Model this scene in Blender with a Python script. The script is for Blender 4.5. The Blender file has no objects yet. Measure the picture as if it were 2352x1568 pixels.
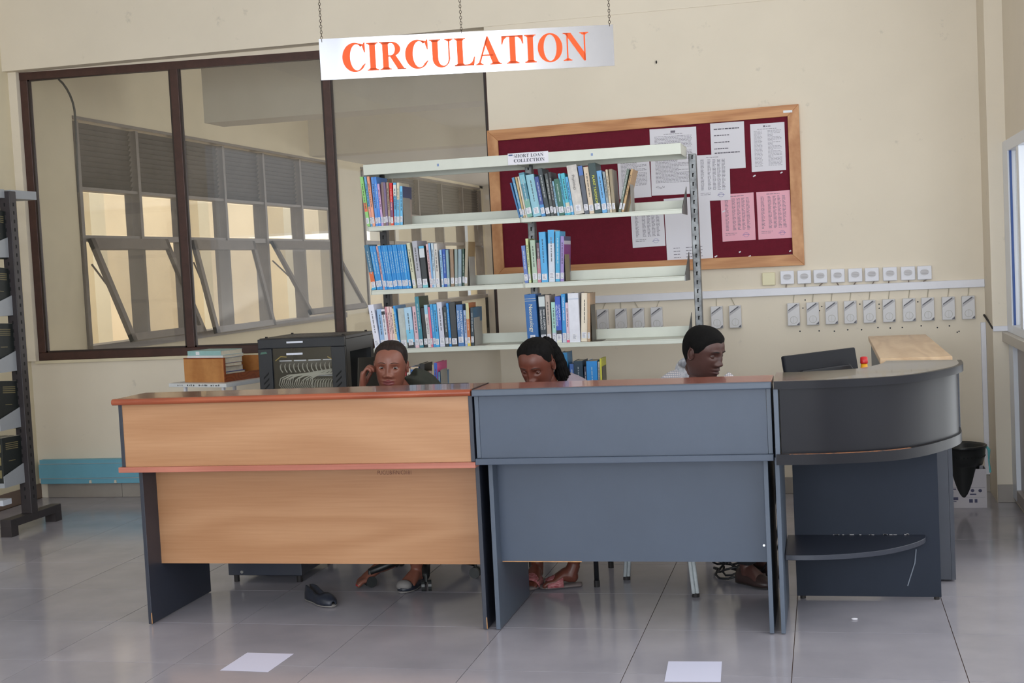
import bpy, bmesh, math, random
from mathutils import Vector, Matrix, Euler
random.seed(7)
SC = bpy.context.scene
COL = SC.collection
R = math.radians
# ------------------------------------------------------------------ camera, world, lights, exposure
HC = 1.53
cam_d = bpy.data.cameras.new('camera'); cam = bpy.data.objects.new('camera', cam_d); COL.objects.link(cam)
cam_d.sensor_fit = 'HORIZONTAL'; cam_d.sensor_width = 36.0; cam_d.lens = 3047.7 / 2352 * 36; cam_d.clip_end = 200; cam_d.clip_start = .05
YAW, PITCH, ROLL = -0.23286, 0.057547, -0.049881
def cam_axes():
    cy, sy, cp, sp, cr, sr = math.cos(YAW), math.sin(YAW), math.cos(PITCH), math.sin(PITCH), math.cos(ROLL), math.sin(ROLL)
    fwd = Vector((sy*cp, cy*cp, -sp)); right = Vector((cy, -sy, 0)); down = fwd.cross(right)
    return right*cr - down*sr, right*sr + down*cr, fwd
cr_, cd_, cf_ = cam_axes()
m = Matrix.Identity(4)
for i in range(3):
    m[i][0] = cr_[i]; m[i][1] = -cd_[i]; m[i][2] = -cf_[i]
m[0][3], m[1][3], m[2][3] = 0, 0, HC
cam.matrix_world = m
SC.camera = cam
SC.view_settings.view_transform = 'Standard'; SC.view_settings.look = 'None'
SC.view_settings.gamma = 1.0; SC.view_settings.exposure = 0.0; SC.view_settings.use_curve_mapping = False
w = bpy.data.worlds.new('sky'); SC.world = w; w.use_nodes = True
bg = w.node_tree.nodes['Background']; bg.inputs[0].default_value = (.86, .93, 1.0, 1); bg.inputs[1].default_value = 0.9
def area(name, loc, rot, sx, sy, power, color=(1, 1, 1)):
    d = bpy.data.lights.new(name, 'AREA'); d.shape = 'RECTANGLE'; d.size = sx; d.size_y = sy; d.energy = power; d.color = color
    o = bpy.data.objects.new(name, d); COL.objects.link(o); o.location = loc; o.rotation_euler = rot
    return o
# daylight through the windows behind the photographer, the right-hand glazing and the left-hand window wall
for k_, x_ in enumerate((-4.2, -2.1, .1)): area('daylight_rear_window', (x_, -3.42, 2.0), (R(90), 0, 0), 1.6, 2.3, (62, 112, 156)[k_], (.86, .93, 1.0))
area('daylight_right_windows', (1.40, 4.2, 1.15), (0, R(90), 0), 1.9, 6.6, 98, (.90, .95, 1.0))
area('fill_right_high', (1.36, 4.3, 2.95), (0, R(90), 0), 1.0, 4.8, 62, (.92, .96, 1.0))  # added high source, no such window known; lifts the right part of the wall
area('daylight_left_windows', (-5.72, 2.8, 1.925), (0, R(-90), 0), 1.8, 5.0, 16, (.86, .93, 1.0))
area('fill_outer_wall', (-6.4, 16.5, 4.6), (0, R(48), 0), 1.4, 17, 420, (1.0, .97, .92))  # added panel tilted at the outer wall to brighten it
area('fill_far_room', (1.9, 13.5, 2.1), (0, R(90), 0), 2.6, 8.0, 165, (1.0, .97, .93))  # added fill panel on the open side, brightens the space behind the glass
area('fill_far_ceiling', (-1.2, 22.1, 1.65), (R(-90), 0, 0), 5.0, 1.2, 110, (1.0, .97, .94))  # added panel at the end wall to brighten the far ceiling
# ------------------------------------------------------------------ helpers
def lin(c):
    return tuple((v/255/12.92 if v/255 <= .04045 else ((v/255+.055)/1.055)**2.4) for v in c)
MATS = {}
def nodes(name):
    M = bpy.data.materials.new(name); M.use_nodes = True
    nt = M.node_tree; return M, nt, nt.nodes['Principled BSDF']
def mat(name, rgb, rough=.5, metal=0.0, var=0.0, scale=6.0, bump=0.0, bscale=80.0, spec=.5, coat=0.0, stretch=(1, 1, 1), rgb2=None, detail=4.0, stains=0.0):
    if name in MATS: return MATS[name]
    M, nt, p = nodes(name); c = lin(rgb)
    p.inputs['Base Color'].default_value = (*c, 1); p.inputs['Roughness'].default_value = rough; p.inputs['Metallic'].default_value = metal
    p.inputs['Specular IOR Level'].default_value = spec; p.inputs['Coat Weight'].default_value = coat
    if var or bump or rgb2:
        tc = nt.nodes.new('ShaderNodeTexCoord'); mp = nt.nodes.new('ShaderNodeMapping'); mp.inputs['Scale'].default_value = stretch
        nt.links.new(tc.outputs['Object'], mp.inputs[0])
    if var or rgb2:
        n = nt.nodes.new('ShaderNodeTexNoise'); n.inputs['Scale'].default_value = scale; n.inputs['Detail'].default_value = detail; n.inputs['Roughness'].default_value = .6
        nt.links.new(mp.outputs[0], n.inputs['Vector'])
        r = nt.nodes.new('ShaderNodeValToRGB'); r.color_ramp.elements[0].position = .32; r.color_ramp.elements[1].position = .68
        if rgb2: lo, hi = lin(rgb2), c
        else: lo, hi = tuple(v*(1-var) for v in c), tuple(min(1, v*(1+var)) for v in c)
        r.color_ramp.elements[0].color = (*lo, 1); r.color_ramp.elements[1].color = (*hi, 1)
        nt.links.new(n.outputs[0], r.inputs[0]); nt.links.new(r.outputs[0], p.inputs['Base Color'])
    if stains and (var or rgb2):
        s1 = nt.nodes.new('ShaderNodeTexNoise'); s1.inputs['Scale'].default_value = 7.0; s1.inputs['Detail'].default_value = 6; s1.inputs['Roughness'].default_value = .7
        nt.links.new(mp.outputs[0], s1.inputs['Vector'])
        s2 = nt.nodes.new('ShaderNodeMapRange'); s2.inputs[1].default_value = .64; s2.inputs[2].default_value = .78; s2.inputs[4].default_value = stains; nt.links.new(s1.outputs[0], s2.inputs[0])
        mx = nt.nodes.new('ShaderNodeMix'); mx.data_type = 'RGBA'; nt.links.new(s2.outputs[0], mx.inputs['Factor']); nt.links.new(r.outputs[0], mx.inputs[6]); mx.inputs[7].default_value = (*lin((150, 145, 138)), 1)
        nt.links.new(mx.outputs[2], p.inputs['Base Color'])
    if bump:
        n2 = nt.nodes.new('ShaderNodeTexNoise'); n2.inputs['Scale'].default_value = bscale; n2.inputs['Detail'].default_value = 3
        nt.links.new(mp.outputs[0], n2.inputs['Vector'])
        b = nt.nodes.new('ShaderNodeBump'); b.inputs['Strength'].default_value = bump; b.inputs['Distance'].default_value = .004
        nt.links.new(n2.outputs[0], b.inputs['Height']); nt.links.new(b.outputs[0], p.inputs['Normal'])
    MATS[name] = M; return M
def wood(name, base, dark, rough=.35, ring=16.0, sc=(.7, 4, 5.5), fine=.35, coat=0.0):
    if name in MATS: return MATS[name]
    M, nt, p = nodes(name); L = nt.links.new
    tc = nt.nodes.new('ShaderNodeTexCoord'); mp = nt.nodes.new('ShaderNodeMapping'); mp.inputs['Scale'].default_value = sc
    L(tc.outputs['Object'], mp.inputs[0])
    n = nt.nodes.new('ShaderNodeTexNoise'); n.inputs['Scale'].default_value = 1.0; n.inputs['Detail'].default_value = 1.5; n.inputs['Distortion'].default_value = .3
    L(mp.outputs[0], n.inputs['Vector'])
    mu = nt.nodes.new('ShaderNodeMath'); mu.operation = 'MULTIPLY'; mu.inputs[1].default_value = ring*6.28; L(n.outputs[0], mu.inputs[0])
    si = nt.nodes.new('ShaderNodeMath'); si.operation = 'SINE'; L(mu.outputs[0], si.inputs[0])
    mp2 = nt.nodes.new('ShaderNodeMapping'); mp2.inputs['Scale'].default_value = (sc[0]*4, sc[1]*18, sc[2]*18); L(tc.outputs['Object'], mp2.inputs[0])
    n2 = nt.nodes.new('ShaderNodeTexNoise'); n2.inputs['Scale'].default_value = 2.0; n2.inputs['Detail'].default_value = 3; L(mp2.outputs[0], n2.inputs['Vector'])
    a = nt.nodes.new('ShaderNodeMath'); a.operation = 'MULTIPLY_ADD'; a.inputs[1].default_value = .22; L(si.outputs[0], a.inputs[0])
    b = nt.nodes.new('ShaderNodeMath'); b.operation = 'MULTIPLY'; b.inputs[1].default_value = fine*2; L(n2.outputs[0], b.inputs[0]); L(b.outputs[0], a.inputs[2])
    r = nt.nodes.new('ShaderNodeValToRGB'); r.color_ramp.elements[0].position = .0; r.color_ramp.elements[1].position = .75
    r.color_ramp.elements[0].color = (*lin(dark), 1); r.color_ramp.elements[1].color = (*lin(base), 1)
    L(a.outputs[0], r.inputs[0]); L(r.outputs[0], p.inputs['Base Color'])
    p.inputs['Roughness'].default_value = rough; p.inputs['Coat Weight'].default_value = coat
    MATS[name] = M; return M
def glass(name, tint=.93, dust=.05, dustcol=(200, 190, 180), rough=.0, f0=1.45):
    if name in MATS: return MATS[name]
    M = bpy.data.materials.new(name); M.use_nodes = True; nt = M.node_tree; L = nt.links.new
    nt.nodes.remove(nt.nodes['Principled BSDF']); out = nt.nodes['Material Output']
    t = nt.nodes.new('ShaderNodeBsdfTransparent'); t.inputs[0].default_value = (tint, tint, tint*.99, 1)
    g = nt.nodes.new('ShaderNodeBsdfGlossy'); g.inputs['Roughness'].default_value = rough
    lw = nt.nodes.new('ShaderNodeLayerWeight'); lw.inputs[0].default_value = .5
    pw = nt.nodes.new('ShaderNodeMath'); pw.operation = 'POWER'; pw.inputs[1].default_value = 5.0; L(lw.outputs['Facing'], pw.inputs[0])
    fr = nt.nodes.new('ShaderNodeMath'); fr.operation = 'MULTIPLY_ADD'; fr.inputs[1].default_value = .96; fr.inputs[2].default_value = .04; L(pw.outputs[0], fr.inputs[0])
    m1 = nt.nodes.new('ShaderNodeMixShader'); L(fr.outputs[0], m1.inputs[0]); L(t.outputs[0], m1.inputs[1]); L(g.outputs[0], m1.inputs[2])
    d = nt.nodes.new('ShaderNodeBsdfDiffuse'); d.inputs[0].default_value = (*lin(dustcol), 1)
    tc = nt.nodes.new('ShaderNodeTexCoord'); n = nt.nodes.new('ShaderNodeTexNoise'); n.inputs['Scale'].default_value = 1.6; n.inputs['Detail'].default_value = 3
    L(tc.outputs['Object'], n.inputs['Vector'])
    mm = nt.nodes.new('ShaderNodeMapRange'); mm.inputs[1].default_value = .35; mm.inputs[2].default_value = .75; mm.inputs[3].default_value = dust*.3; mm.inputs[4].default_value = dust*1.9
    L(n.outputs[0], mm.inputs[0])
    m2 = nt.nodes.new('ShaderNodeMixShader'); L(mm.outputs[0], m2.inputs[0]); L(m1.outputs[0], m2.inputs[1]); L(d.outputs[0], m2.inputs[2])
    L(m2.outputs[0], out.inputs[0]); MATS[name] = M; return M
def emit(name, rgb, s):
    if name in MATS: return MATS[name]
    M, nt, p = nodes(name); p.inputs['Base Color'].default_value = (*lin(rgb), 1); p.inputs['Emission Color'].default_value = (*lin(rgb), 1); p.inputs['Emission Strength'].default_value = s
    MATS[name] = M; return M

ORG = {}
class MB:
    def __init__(s): s.v = []; s.f = []; s.m = []; s.X = None
    def add(s, vs, fs, mi=0):
        o = len(s.v)
        s.v += [tuple(s.X @ Vector(v)) for v in vs] if s.X is not None else [tuple(v) for v in vs]
        for f in fs: s.f.append(tuple(i+o for i in f)); s.m.append(mi)
        return s
    def box(s, x0, x1, y0, y1, z0, z1, mi=0, b=0.0):
        if b <= 0:
            return s.add([(x, y, z) for z in (z0, z1) for y in (y0, y1) for x in (x0, x1)],
                     [(0, 2, 3, 1), (4, 5, 7, 6), (0, 1, 5, 4), (2, 6, 7, 3), (0, 4, 6, 2), (1, 3, 7, 5)], mi)
        bm = bmesh.new(); bmesh.ops.create_cube(bm, size=1)
        for v in bm.verts: v.co = Vector((x0+(v.co.x+.5)*(x1-x0), y0+(v.co.y+.5)*(y1-y0), z0+(v.co.z+.5)*(z1-z0)))
        bmesh.ops.bevel(bm, geom=list(bm.edges), offset=b, segments=2, profile=.5, affect='EDGES')
        bm.verts.index_update(); vs = [v.co[:] for v in bm.verts]; fs = [tuple(v.index for v in f.verts) for f in bm.faces]; bm.free()
        return s.add(vs, fs, mi)
    def obox(s, c, ax, ay, az, hx, hy, hz, mi=0):      # oriented box: centre, unit axes, half sizes
        c, ax, ay, az = Vector(c), Vector(ax).normalized(), Vector(ay).normalized(), Vector(az).normalized()
        vs = [c + ax*hx*i + ay*hy*j + az*hz*k for k in (-1, 1) for j in (-1, 1) for i in (-1, 1)]
        return s.add(vs, [(0, 2, 3, 1), (4, 5, 7, 6), (0, 1, 5, 4), (2, 6, 7, 3), (0, 4, 6, 2), (1, 3, 7, 5)], mi)
    def prism(s, pts, a0, a1, axis='z', mi=0):         # polygon extruded along an axis
        n = len(pts)
        def P(p, a): return {'z': (p[0], p[1], a), 'y': (p[0], a, p[1]), 'x': (a, p[0], p[1])}[axis]
        vs = [P(p, a0) for p in pts] + [P(p, a1) for p in pts]
        fs = [tuple(range(n-1, -1, -1)), tuple(range(n, 2*n))] + [(i, (i+1) % n, n+(i+1) % n, n+i) for i in range(n)]
        return s.add(vs, fs, mi)
    def tube(s, pts, r, n=8, mi=0, caps=True, flat=None):
        pts = [Vector(p) for p in pts]; N = len(pts); rs = [r]*N if isinstance(r, (int, float)) else list(r)
        rings = []; up = Vector((0, 0, 1)); prev = None
        for i, p in enumerate(pts):
            t = (pts[min(i+1, N-1)] - pts[max(i-1, 0)]).normalized()
            if prev is None:
                a = up if abs(t.z) < .9 else Vector((0, 1, 0)); u = t.cross(a).normalized()
            else:
                u = (prev - t*prev.dot(t)); u = u.normalized() if u.length > 1e-6 else t.orthogonal().normalized()
            prev = u; v = t.cross(u); k = flat or (1, 1)
            rings.append([p + u*(rs[i]*k[0]*math.cos(2*math.pi*j/n)) + v*(rs[i]*k[1]*math.sin(2*math.pi*j/n)) for j in range(n)])
        return s.loft(rings, mi, caps)
    def loft(s, rings, mi=0, caps=True, closed=True):
        n = len(rings[0]); vs = [v for r in rings for v in r]; fs = []
        for i in range(len(rings)-1):
            for j in range(n if closed else n-1):
                k = (j+1) % n; fs.append((i*n+j, i*n+k, (i+1)*n+k, (i+1)*n+j))
        if caps: fs += [tuple(range(n-1, -1, -1)), tuple((len(rings)-1)*n+j for j in range(n))]
        return s.add(vs, fs, mi)
    def cyl(s, x, y, z0, z1, r, n=16, mi=0, r1=None):
        r1 = r if r1 is None else r1
        return s.loft([[(x+q*math.cos(2*math.pi*j/n), y+q*math.sin(2*math.pi*j/n), z) for j in range(n)] for z, q in ((z0, r), (z1, r1))], mi)
    def lathe(s, x, y, prof, n=24, mi=0, caps=True):
        return s.loft([[(x+max(q, 1e-4)*math.cos(2*math.pi*j/n), y+max(q, 1e-4)*math.sin(2*math.pi*j/n), z) for j in range(n)] for q, z in prof], mi, caps)
    def ball(s, c, rx, ry, rz, n=12, mi=0):
        k = n//2+1
        return s.loft([[(c[0]+rx*math.sin(t)*math.cos(2*math.pi*j/n), c[1]+ry*math.sin(t)*math.sin(2*math.pi*j/n), c[2]-rz*math.cos(t)) for j in range(n)]
                       for t in [max(.02, min(math.pi-.02, math.pi*i/(k-1))) for i in range(k)]], mi)
    def build(s, name, mats, parent=None, smooth=False, bevel=0.0, world=True, origin=None):
        me = bpy.data.meshes.new(name); vs = s.v
        if parent is not None and world and parent.name in ORG:
            ox, oy, oz = ORG[parent.name]; vs = [(x-ox, y-oy, z-oz) for x, y, z in vs]; loc = None
        elif parent is None and world:
            if origin is None:
                xs, ys, zs = zip(*vs); origin = ((min(xs)+max(xs))/2, (min(ys)+max(ys))/2, min(zs))
            ox, oy, oz = origin; vs = [(x-ox, y-oy, z-oz) for x, y, z in vs]; loc = origin
        else: loc = None
        me.from_pydata(vs, [], s.f); me.update()
        for mm in (mats if isinstance(mats, (list, tuple)) else [mats]): me.materials.append(mm)
        me.polygons.foreach_set('material_index', s.m)
        if smooth: me.polygons.foreach_set('use_smooth', [True]*len(s.f))
        o = bpy.data.objects.new(name, me); COL.objects.link(o)
        if parent is not None: o.parent = parent; 
        if parent is not None and world and parent.name in ORG: ORG[o.name] = ORG[parent.name]
        if loc: o.location = loc; ORG[o.name] = tuple(loc)
        if bevel:
            b = o.modifiers.new('bevel', 'BEVEL'); b.width = bevel; b.segments = 2; b.limit_method = 'ANGLE'
        return o
def smooth_by_angle(o, deg=40):
    bm = bmesh.new(); bm.from_mesh(o.data)
    for f in bm.faces: f.smooth = True
    for e in bm.edges:
        e.smooth = (len(e.link_faces) == 2 and e.calc_face_angle(0) < R(deg))
    bm.to_mesh(o.data); bm.free(); return o
def tag(o, label, cat, group=None):
    o['label'] = label; o['category'] = cat
    if group: o['group'] = group
    return o
def thing(name, label, cat, loc, group=None):
    o = bpy.data.objects.new(name, None); COL.objects.link(o); o.location = loc; o.empty_display_size = .05; ORG[o.name] = tuple(loc)
    return tag(o, label, cat, group)
def struct(o): o['kind'] = 'structure'; return o
def child(name, src, parent, loc=(0, 0, 0), rot=None, mesh=None):
    o = bpy.data.objects.new(name, mesh or src.data); COL.objects.link(o); o.parent = parent; o.location = loc
    if rot: o.rotation_euler = rot
    return o
ORDS = ['first', 'second', 'third', 'fourth', 'fifth', 'sixth', 'seventh', 'eighth', 'ninth', 'tenth', 'eleventh', 'twelfth', 'thirteenth', 'fourteenth', 'fifteenth', 'sixteenth', 'seventeenth', 'eighteenth', 'nineteenth', 'twentieth'] + ['twenty-'+x for x in ('first', 'second', 'third', 'fourth', 'fifth', 'sixth', 'seventh', 'eighth', 'ninth')] + ['thirtieth', 'thirty-first', 'thirty-second']
def text_mesh(txt, size, align='LEFT'):
    c = bpy.data.curves.new('t', 'FONT'); c.body = txt; c.size = size; c.align_x = align; c.resolution_u = 2
    o = bpy.data.objects.new('t', c); COL.objects.link(o)
    dg = bpy.context.evaluated_depsgraph_get(); me = bpy.data.meshes.new_from_object(o.evaluated_get(dg))
    vs = [v.co[:] for v in me.vertices]; fs = [tuple(p.vertices) for p in me.polygons]
    bpy.data.objects.remove(o); bpy.data.curves.remove(c); bpy.data.meshes.remove(me)
    return vs, fs
def put_text(mb, txt, size, o, ax, ay, align='LEFT', mi=0, squeeze=1.0):
    vs, fs = text_mesh(txt, size, align); o, ax, ay = Vector(o), Vector(ax), Vector(ay)
    return mb.add([o + ax*(v[0]*squeeze) + ay*v[1] for v in vs], fs, mi)
# ---- serif capitals built from stems, hairlines, serifs and arcs (cap height 1)
def arc(cx, cy, ro, ri, a0, a1, n=28, c2=None):
    c2 = c2 or (cx, cy); P = []
    for i in range(n):
        t = [R(a0+(a1-a0)*(i+k)/n) for k in (0, 1)]
        P.append([(cx+ro[0]*math.cos(t[0]), cy+ro[1]*math.sin(t[0])), (cx+ro[0]*math.cos(t[1]), cy+ro[1]*math.sin(t[1])), (c2[0]+ri[0]*math.cos(t[1]), c2[1]+ri[1]*math.sin(t[1])), (c2[0]+ri[0]*math.cos(t[0]), c2[1]+ri[1]*math.sin(t[0]))])
    return P
def rc(x0, x1, y0, y1): return [(x0, y0), (x1, y0), (x1, y1), (x0, y1)]
def serif(x0, x1, y, up, t=.035): # slab with small brackets
    s = 1 if up else -1; a, b = x0+.09, x1-.09
    return [rc(x0, x1, min(y, y+s*t), max(y, y+s*t)), [(a-.05, y+s*t), (b+.05, y+s*t), (b, y+s*(t+.05)), (a, y+s*(t+.05))]]
def stem(x0, x1, both=True): return [rc(x0, x1, 0, 1)] + serif(x0-.1, x1+.1, 0, True) + serif(x0-.1, x1+.1, 1, False)
GL = {}
GL['I'] = (.45, stem(.125, .325))
GL['T'] = (.80, [rc(.30, .50, 0, 1), rc(.03, .77, .955, 1)] + serif(.18, .62, 0, True) + [[(.03, 1), (.02, .70), (.05, .70), (.10, .86), (.20, .955), (.20, 1)], [(.77, 1), (.60, 1), (.60, .955), (.70, .86), (.75, .70), (.78, .70)]])
GL['L'] = (.76, stem(.125, .325) + [rc(.03, .70, 0, .045), [(.42, .045), (.70, .0), (.74, .32), (.71, .32), (.64, .14), (.54, .06)]])
GL['A'] = (.90, [[(.09, .02), (.15, .02), (.44, .92), (.41, 1.02)], [(.41, 1.02), (.45, 1.02), (.83, .02), (.60, .02), (.34, .78)], rc(.22, .62, .32, .37)] + serif(.0, .27, 0, True) + serif(.50, .91, 0, True))
GL['N'] = (.88, [rc(.12, .17, 0, 1), rc(.72, .77, 0, 1), [(.02, 1), (.27, 1), (.77, .22), (.77, -.02), (.71, -.02), (.12, .90)]] + serif(.0, .30, 0, True) + serif(.58, .89, 1, False) + [rc(.0, .2, .965, 1)])
GL['R'] = (.88, stem(.125, .325) + [rc(.3, .45, .955, 1), rc(.3, .45, .47, .515)] + arc(.43, .7375, (.32, .2625), (.13, .215), -90, 90) + [[(.38, .47), (.58, .50), (.86, .03), (.90, 0), (.64, 0)], rc(.62, .93, 0, .035)])
GL['U'] = (.86, [rc(.12, .32, .3, 1), rc(.68, .73, .3, 1)] + serif(.02, .42, 1, False) + serif(.56, .85, 1, False) + arc(.425, .31, (.305, .33), (.18, .265), 180, 360, c2=(.50, .31)))
GL['O'] = (.92, arc(.46, .5, (.43, .525), (.225, .475), 0, 360, 44))
GL['C'] = (.86, arc(.46, .5, (.43, .525), (.235, .47), 52, 312, 36, c2=(.53, .5)) + [[(.725, .915), (.80, .66), (.83, .66), (.83, 1.02), (.80, 1.02), (.765, .965)], [(.675, .87), (.725, .915), (.76, .96), (.60, 1.0)], [(.675, .15), (.745, .11), (.83, .25), (.81, .27)]])
GL['H'] = (.92, stem(.125, .315) + stem(.605, .795) + [rc(.3, .62, .48, .53)])
GL['E'] = (.78, stem(.125, .315) + [rc(.03, .68, 0, .045), rc(.03, .66, .955, 1), rc(.3, .52, .48, .53), rc(.5, .53, .38, .63), [(.55, .03), (.68, 0), (.72, .28), (.69, .28)], [(.55, .97), (.66, 1), (.68, .73), (.65, .73)]])
GL['S'] = (.66, arc(.32, .74, (.25, .28), (.14, .225), 30, 250, 18, c2=(.33, .76)) + arc(.33, .27, (.27, .29), (.15, .225), -150, 75, 20, c2=(.31, .25)) + [[(.10, .70), (.25, .48), (.52, .36), (.58, .2), (.42, .28), (.18, .52)], rc(.52, .55, .70, 1.01), rc(.07, .10, -.01, .31)])
def serif_text(mb, txt, o, ax, ay, h, width=None, mi=0):
    adv = [GL[c][0] if c in GL else .38 for c in txt]; W = sum(adv); k = (width/(W*h)) if width else 1.0
    o, ax, ay = Vector(o), Vector(ax), Vector(ay); x = 0
    for c, a in zip(txt, adv):
        if c in GL:
            for poly in GL[c][1]:
                mb.add([o + ax*((x+p[0])*h*k) + ay*(p[1]*h) for p in poly], [tuple(range(len(poly)))], mi)
        x += a
    return mb
# ------------------------------------------------------------------ materials of the room
CREAM = mat('cream wall paint', (229, 218, 200), .75, var=.03, scale=1.3, bump=.06, bscale=60, stains=.45)
CREAM2 = mat('aged cream paint', (220, 208, 180), .75, var=.05, scale=1.6)
CEIL = mat('white ceiling paint', (232, 230, 224), .8)
SOFFIT = mat('grey white beam paint', (226, 220, 206), .8)
BROWN = mat('dark brown window paint', (70, 44, 38), .45, var=.15, scale=20)
GREYFR = mat('grey brown steel window paint', (120, 111, 103), .5, var=.12, scale=12)
SLATM = mat('dusty louvre', (78, 70, 62), .55, var=.2, scale=14)
WHITE_AL = mat('white aluminium', (228, 232, 240), .35)
GROUT = mat('brown grey grout', (112, 92, 82), .9, var=.2, scale=30)
GLASS = glass('dusty window glass', .9, .055)
CLEAR = glass('clear glass', .95, .01)
def floor_mat():
    M, nt, p = nodes('polished porcelain tile'); L = nt.links.new
    tc = nt.nodes.new('ShaderNodeTexCoord'); oi = nt.nodes.new('ShaderNodeObjectInfo')
    av = nt.nodes.new('ShaderNodeVectorMath'); av.operation = 'ADD'; L(tc.outputs['Object'], av.inputs[0]); L(oi.outputs['Location'], av.inputs[1])
    n = nt.nodes.new('ShaderNodeTexNoise'); n.inputs['Scale'].default_value = 3.0; n.inputs['Detail'].default_value = 5; L(av.outputs[0], n.inputs['Vector'])
    r = nt.nodes.new('ShaderNodeValToRGB'); r.color_ramp.elements[0].position = .3; r.color_ramp.elements[1].position = .75
    r.color_ramp.elements[0].color = (*lin((156, 153, 162)), 1); r.color_ramp.elements[1].color = (*lin((175, 171, 180)), 1)
    L(n.outputs[0], r.inputs[0])
    hv = nt.nodes.new('ShaderNodeHueSaturation'); mr = nt.nodes.new('ShaderNodeMapRange'); mr.inputs[3].default_value = .95; mr.inputs[4].default_value = 1.05
    L(oi.outputs['Random'], mr.inputs[0]); L(mr.outputs[0], hv.inputs['Value']); L(r.outputs[0], hv.inputs['Color']); L(hv.outputs[0], p.inputs['Base Color'])
    p.inputs['Roughness'].default_value = .14; p.inputs['Specular IOR Level'].default_value = .5
    return M
TILE = floor_mat()
SKIRT = mat('grey skirting tile', (158, 150, 142), .3, var=.06, scale=5)
# ------------------------------------------------------------------ floor
XL, XR, YW, YP, ZC = -5.65, 1.045, 8.5, 8.15, 3.75
mb = MB(); mb.box(-6.2, 4.2, -3.7, 23.2, -.12, -.004)
fl = struct(mb.build('floor', GROUT))
TX, TY, X0, Y0 = .6068, .584, .443, 4.79
mb = MB(); mb.box(-TX/2+.0016, TX/2-.0016, -TY/2+.0016, TY/2-.0016, -.006, 0)
proto = None
o0 = fl.location.copy()
for j in range(-3, 7):
    for i in range(-10, 3):
        x, y = X0 + TX*(i+.5), Y0 + TY*(j+.5)
        if x < XL-.35 or x > 2.0: continue
        if proto is None:
            proto = mb.build('floor_tile', TILE, fl, world=False); o = proto
        else:
            o = bpy.data.objects.new('floor_tile', proto.data); COL.objects.link(o); o.parent = fl
        o.location = (x-o0.x, y-o0.y, -o0.z)
mb = MB(); mb.box(-6.2, 4.2, -3.7, Y0-3*TY-.002, -.006, 0); mb.build('floor_area', TILE, fl)
mb = MB(); mb.box(-6.2, 4.2, Y0+7*TY+.002, 23.2, -.006, 0); mb.build('floor_area', TILE, fl)
# ------------------------------------------------------------------ walls and ceiling
mb = MB()
mb.box(-2.10, .945, YW, YW+.2, 0, 3.085)                       # right of the glazed partition
mb.box(XL, -2.10, 8.6, 8.75, 0, 1.005)                          # below the glazing
mb.box(XL, 1.3, 8.494, 8.75, 3.085, ZC)                         # beam over everything
mb.box(XL, -5.585, 8.56, 8.75, 1.005, 3.085)                    # narrow jamb at the corner
mb.box(.945, 1.3, YP, YW+.2, 0, 3.085)                          # pilaster in the right corner
mb.box(.945, 1.3, YP, 8.49, 3.085, ZC)
struct(mb.build('wall_back', CREAM))
mb = MB(); mb.box(-5.9, XL, 5.6, 9.37, 0, ZC); mb.box(-5.9, XL, -3.6, 5.6, 0, 1.0); mb.box(-5.9, XL, -3.6, 5.6, 2.85, ZC); mb.box(-5.9, XL, -3.6, 0, 1, 2.85)
struct(mb.build('wall_left', CREAM2))
mb = MB(); mb.box(XR, 1.3, -3.6, YP, 2.095, 2.45); mb.box(XR, 1.3, -3.6, YP, 3.45, ZC); mb.box(XR, 1.3, -3.6, .4, 2.45, 3.45); mb.box(XR, 1.3, 6.8, YP, 2.45, 3.45); mb.box(XR, 1.3, -3.6, YP, 0, .03); mb.box(XR, 1.3, -3.6, 0, 0.03, 2.095)  # upper strip left open for the added high side light
struct(mb.build('wall_right', CREAM))
mb = MB(); mb.box(-5.9, 1.3, -3.7, -3.5, 0, .8); mb.box(-5.9, 1.3, -3.7, -3.5, 3.2, ZC); mb.box(-5.9, -5.1, -3.7, -3.5, .8, 3.2); mb.box(.7, 1.3, -3.7, -3.5, .8, 3.2)
struct(mb.build('wall_front', CREAM))
mb = MB(); mb.box(-5.9, 1.3, -3.7, 8.75, ZC, ZC+.15); struct(mb.build('ceiling', CEIL))
# skirting tiles along the back wall and pilaster
def skirting(name, runs):
    root = None
    for (xa, xb, y) in runs:
        x = xa
        while x < xb-.02:
            xe = min(x+.6, xb); b = MB(); b.box(x+.0015, xe-.0015, y-.012, y+.0, 0.001, .105, b=.001)
            if root is None: root = struct(b.build(name, SKIRT))
            else: b.build('skirting_tile', SKIRT, root)
            x += .6
    return root
skirting('baseboard_back', [(-5.58, -2.1, 8.6), (-2.1, .945, YW), (.945, XR, YP)])
b = MB(); b.box(XL, XL+.012, 5.6, 8.6, .001, .105); struct(b.build('baseboard_left', mat('brown skirting', (120, 100, 88), .4, var=.1)))
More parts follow.
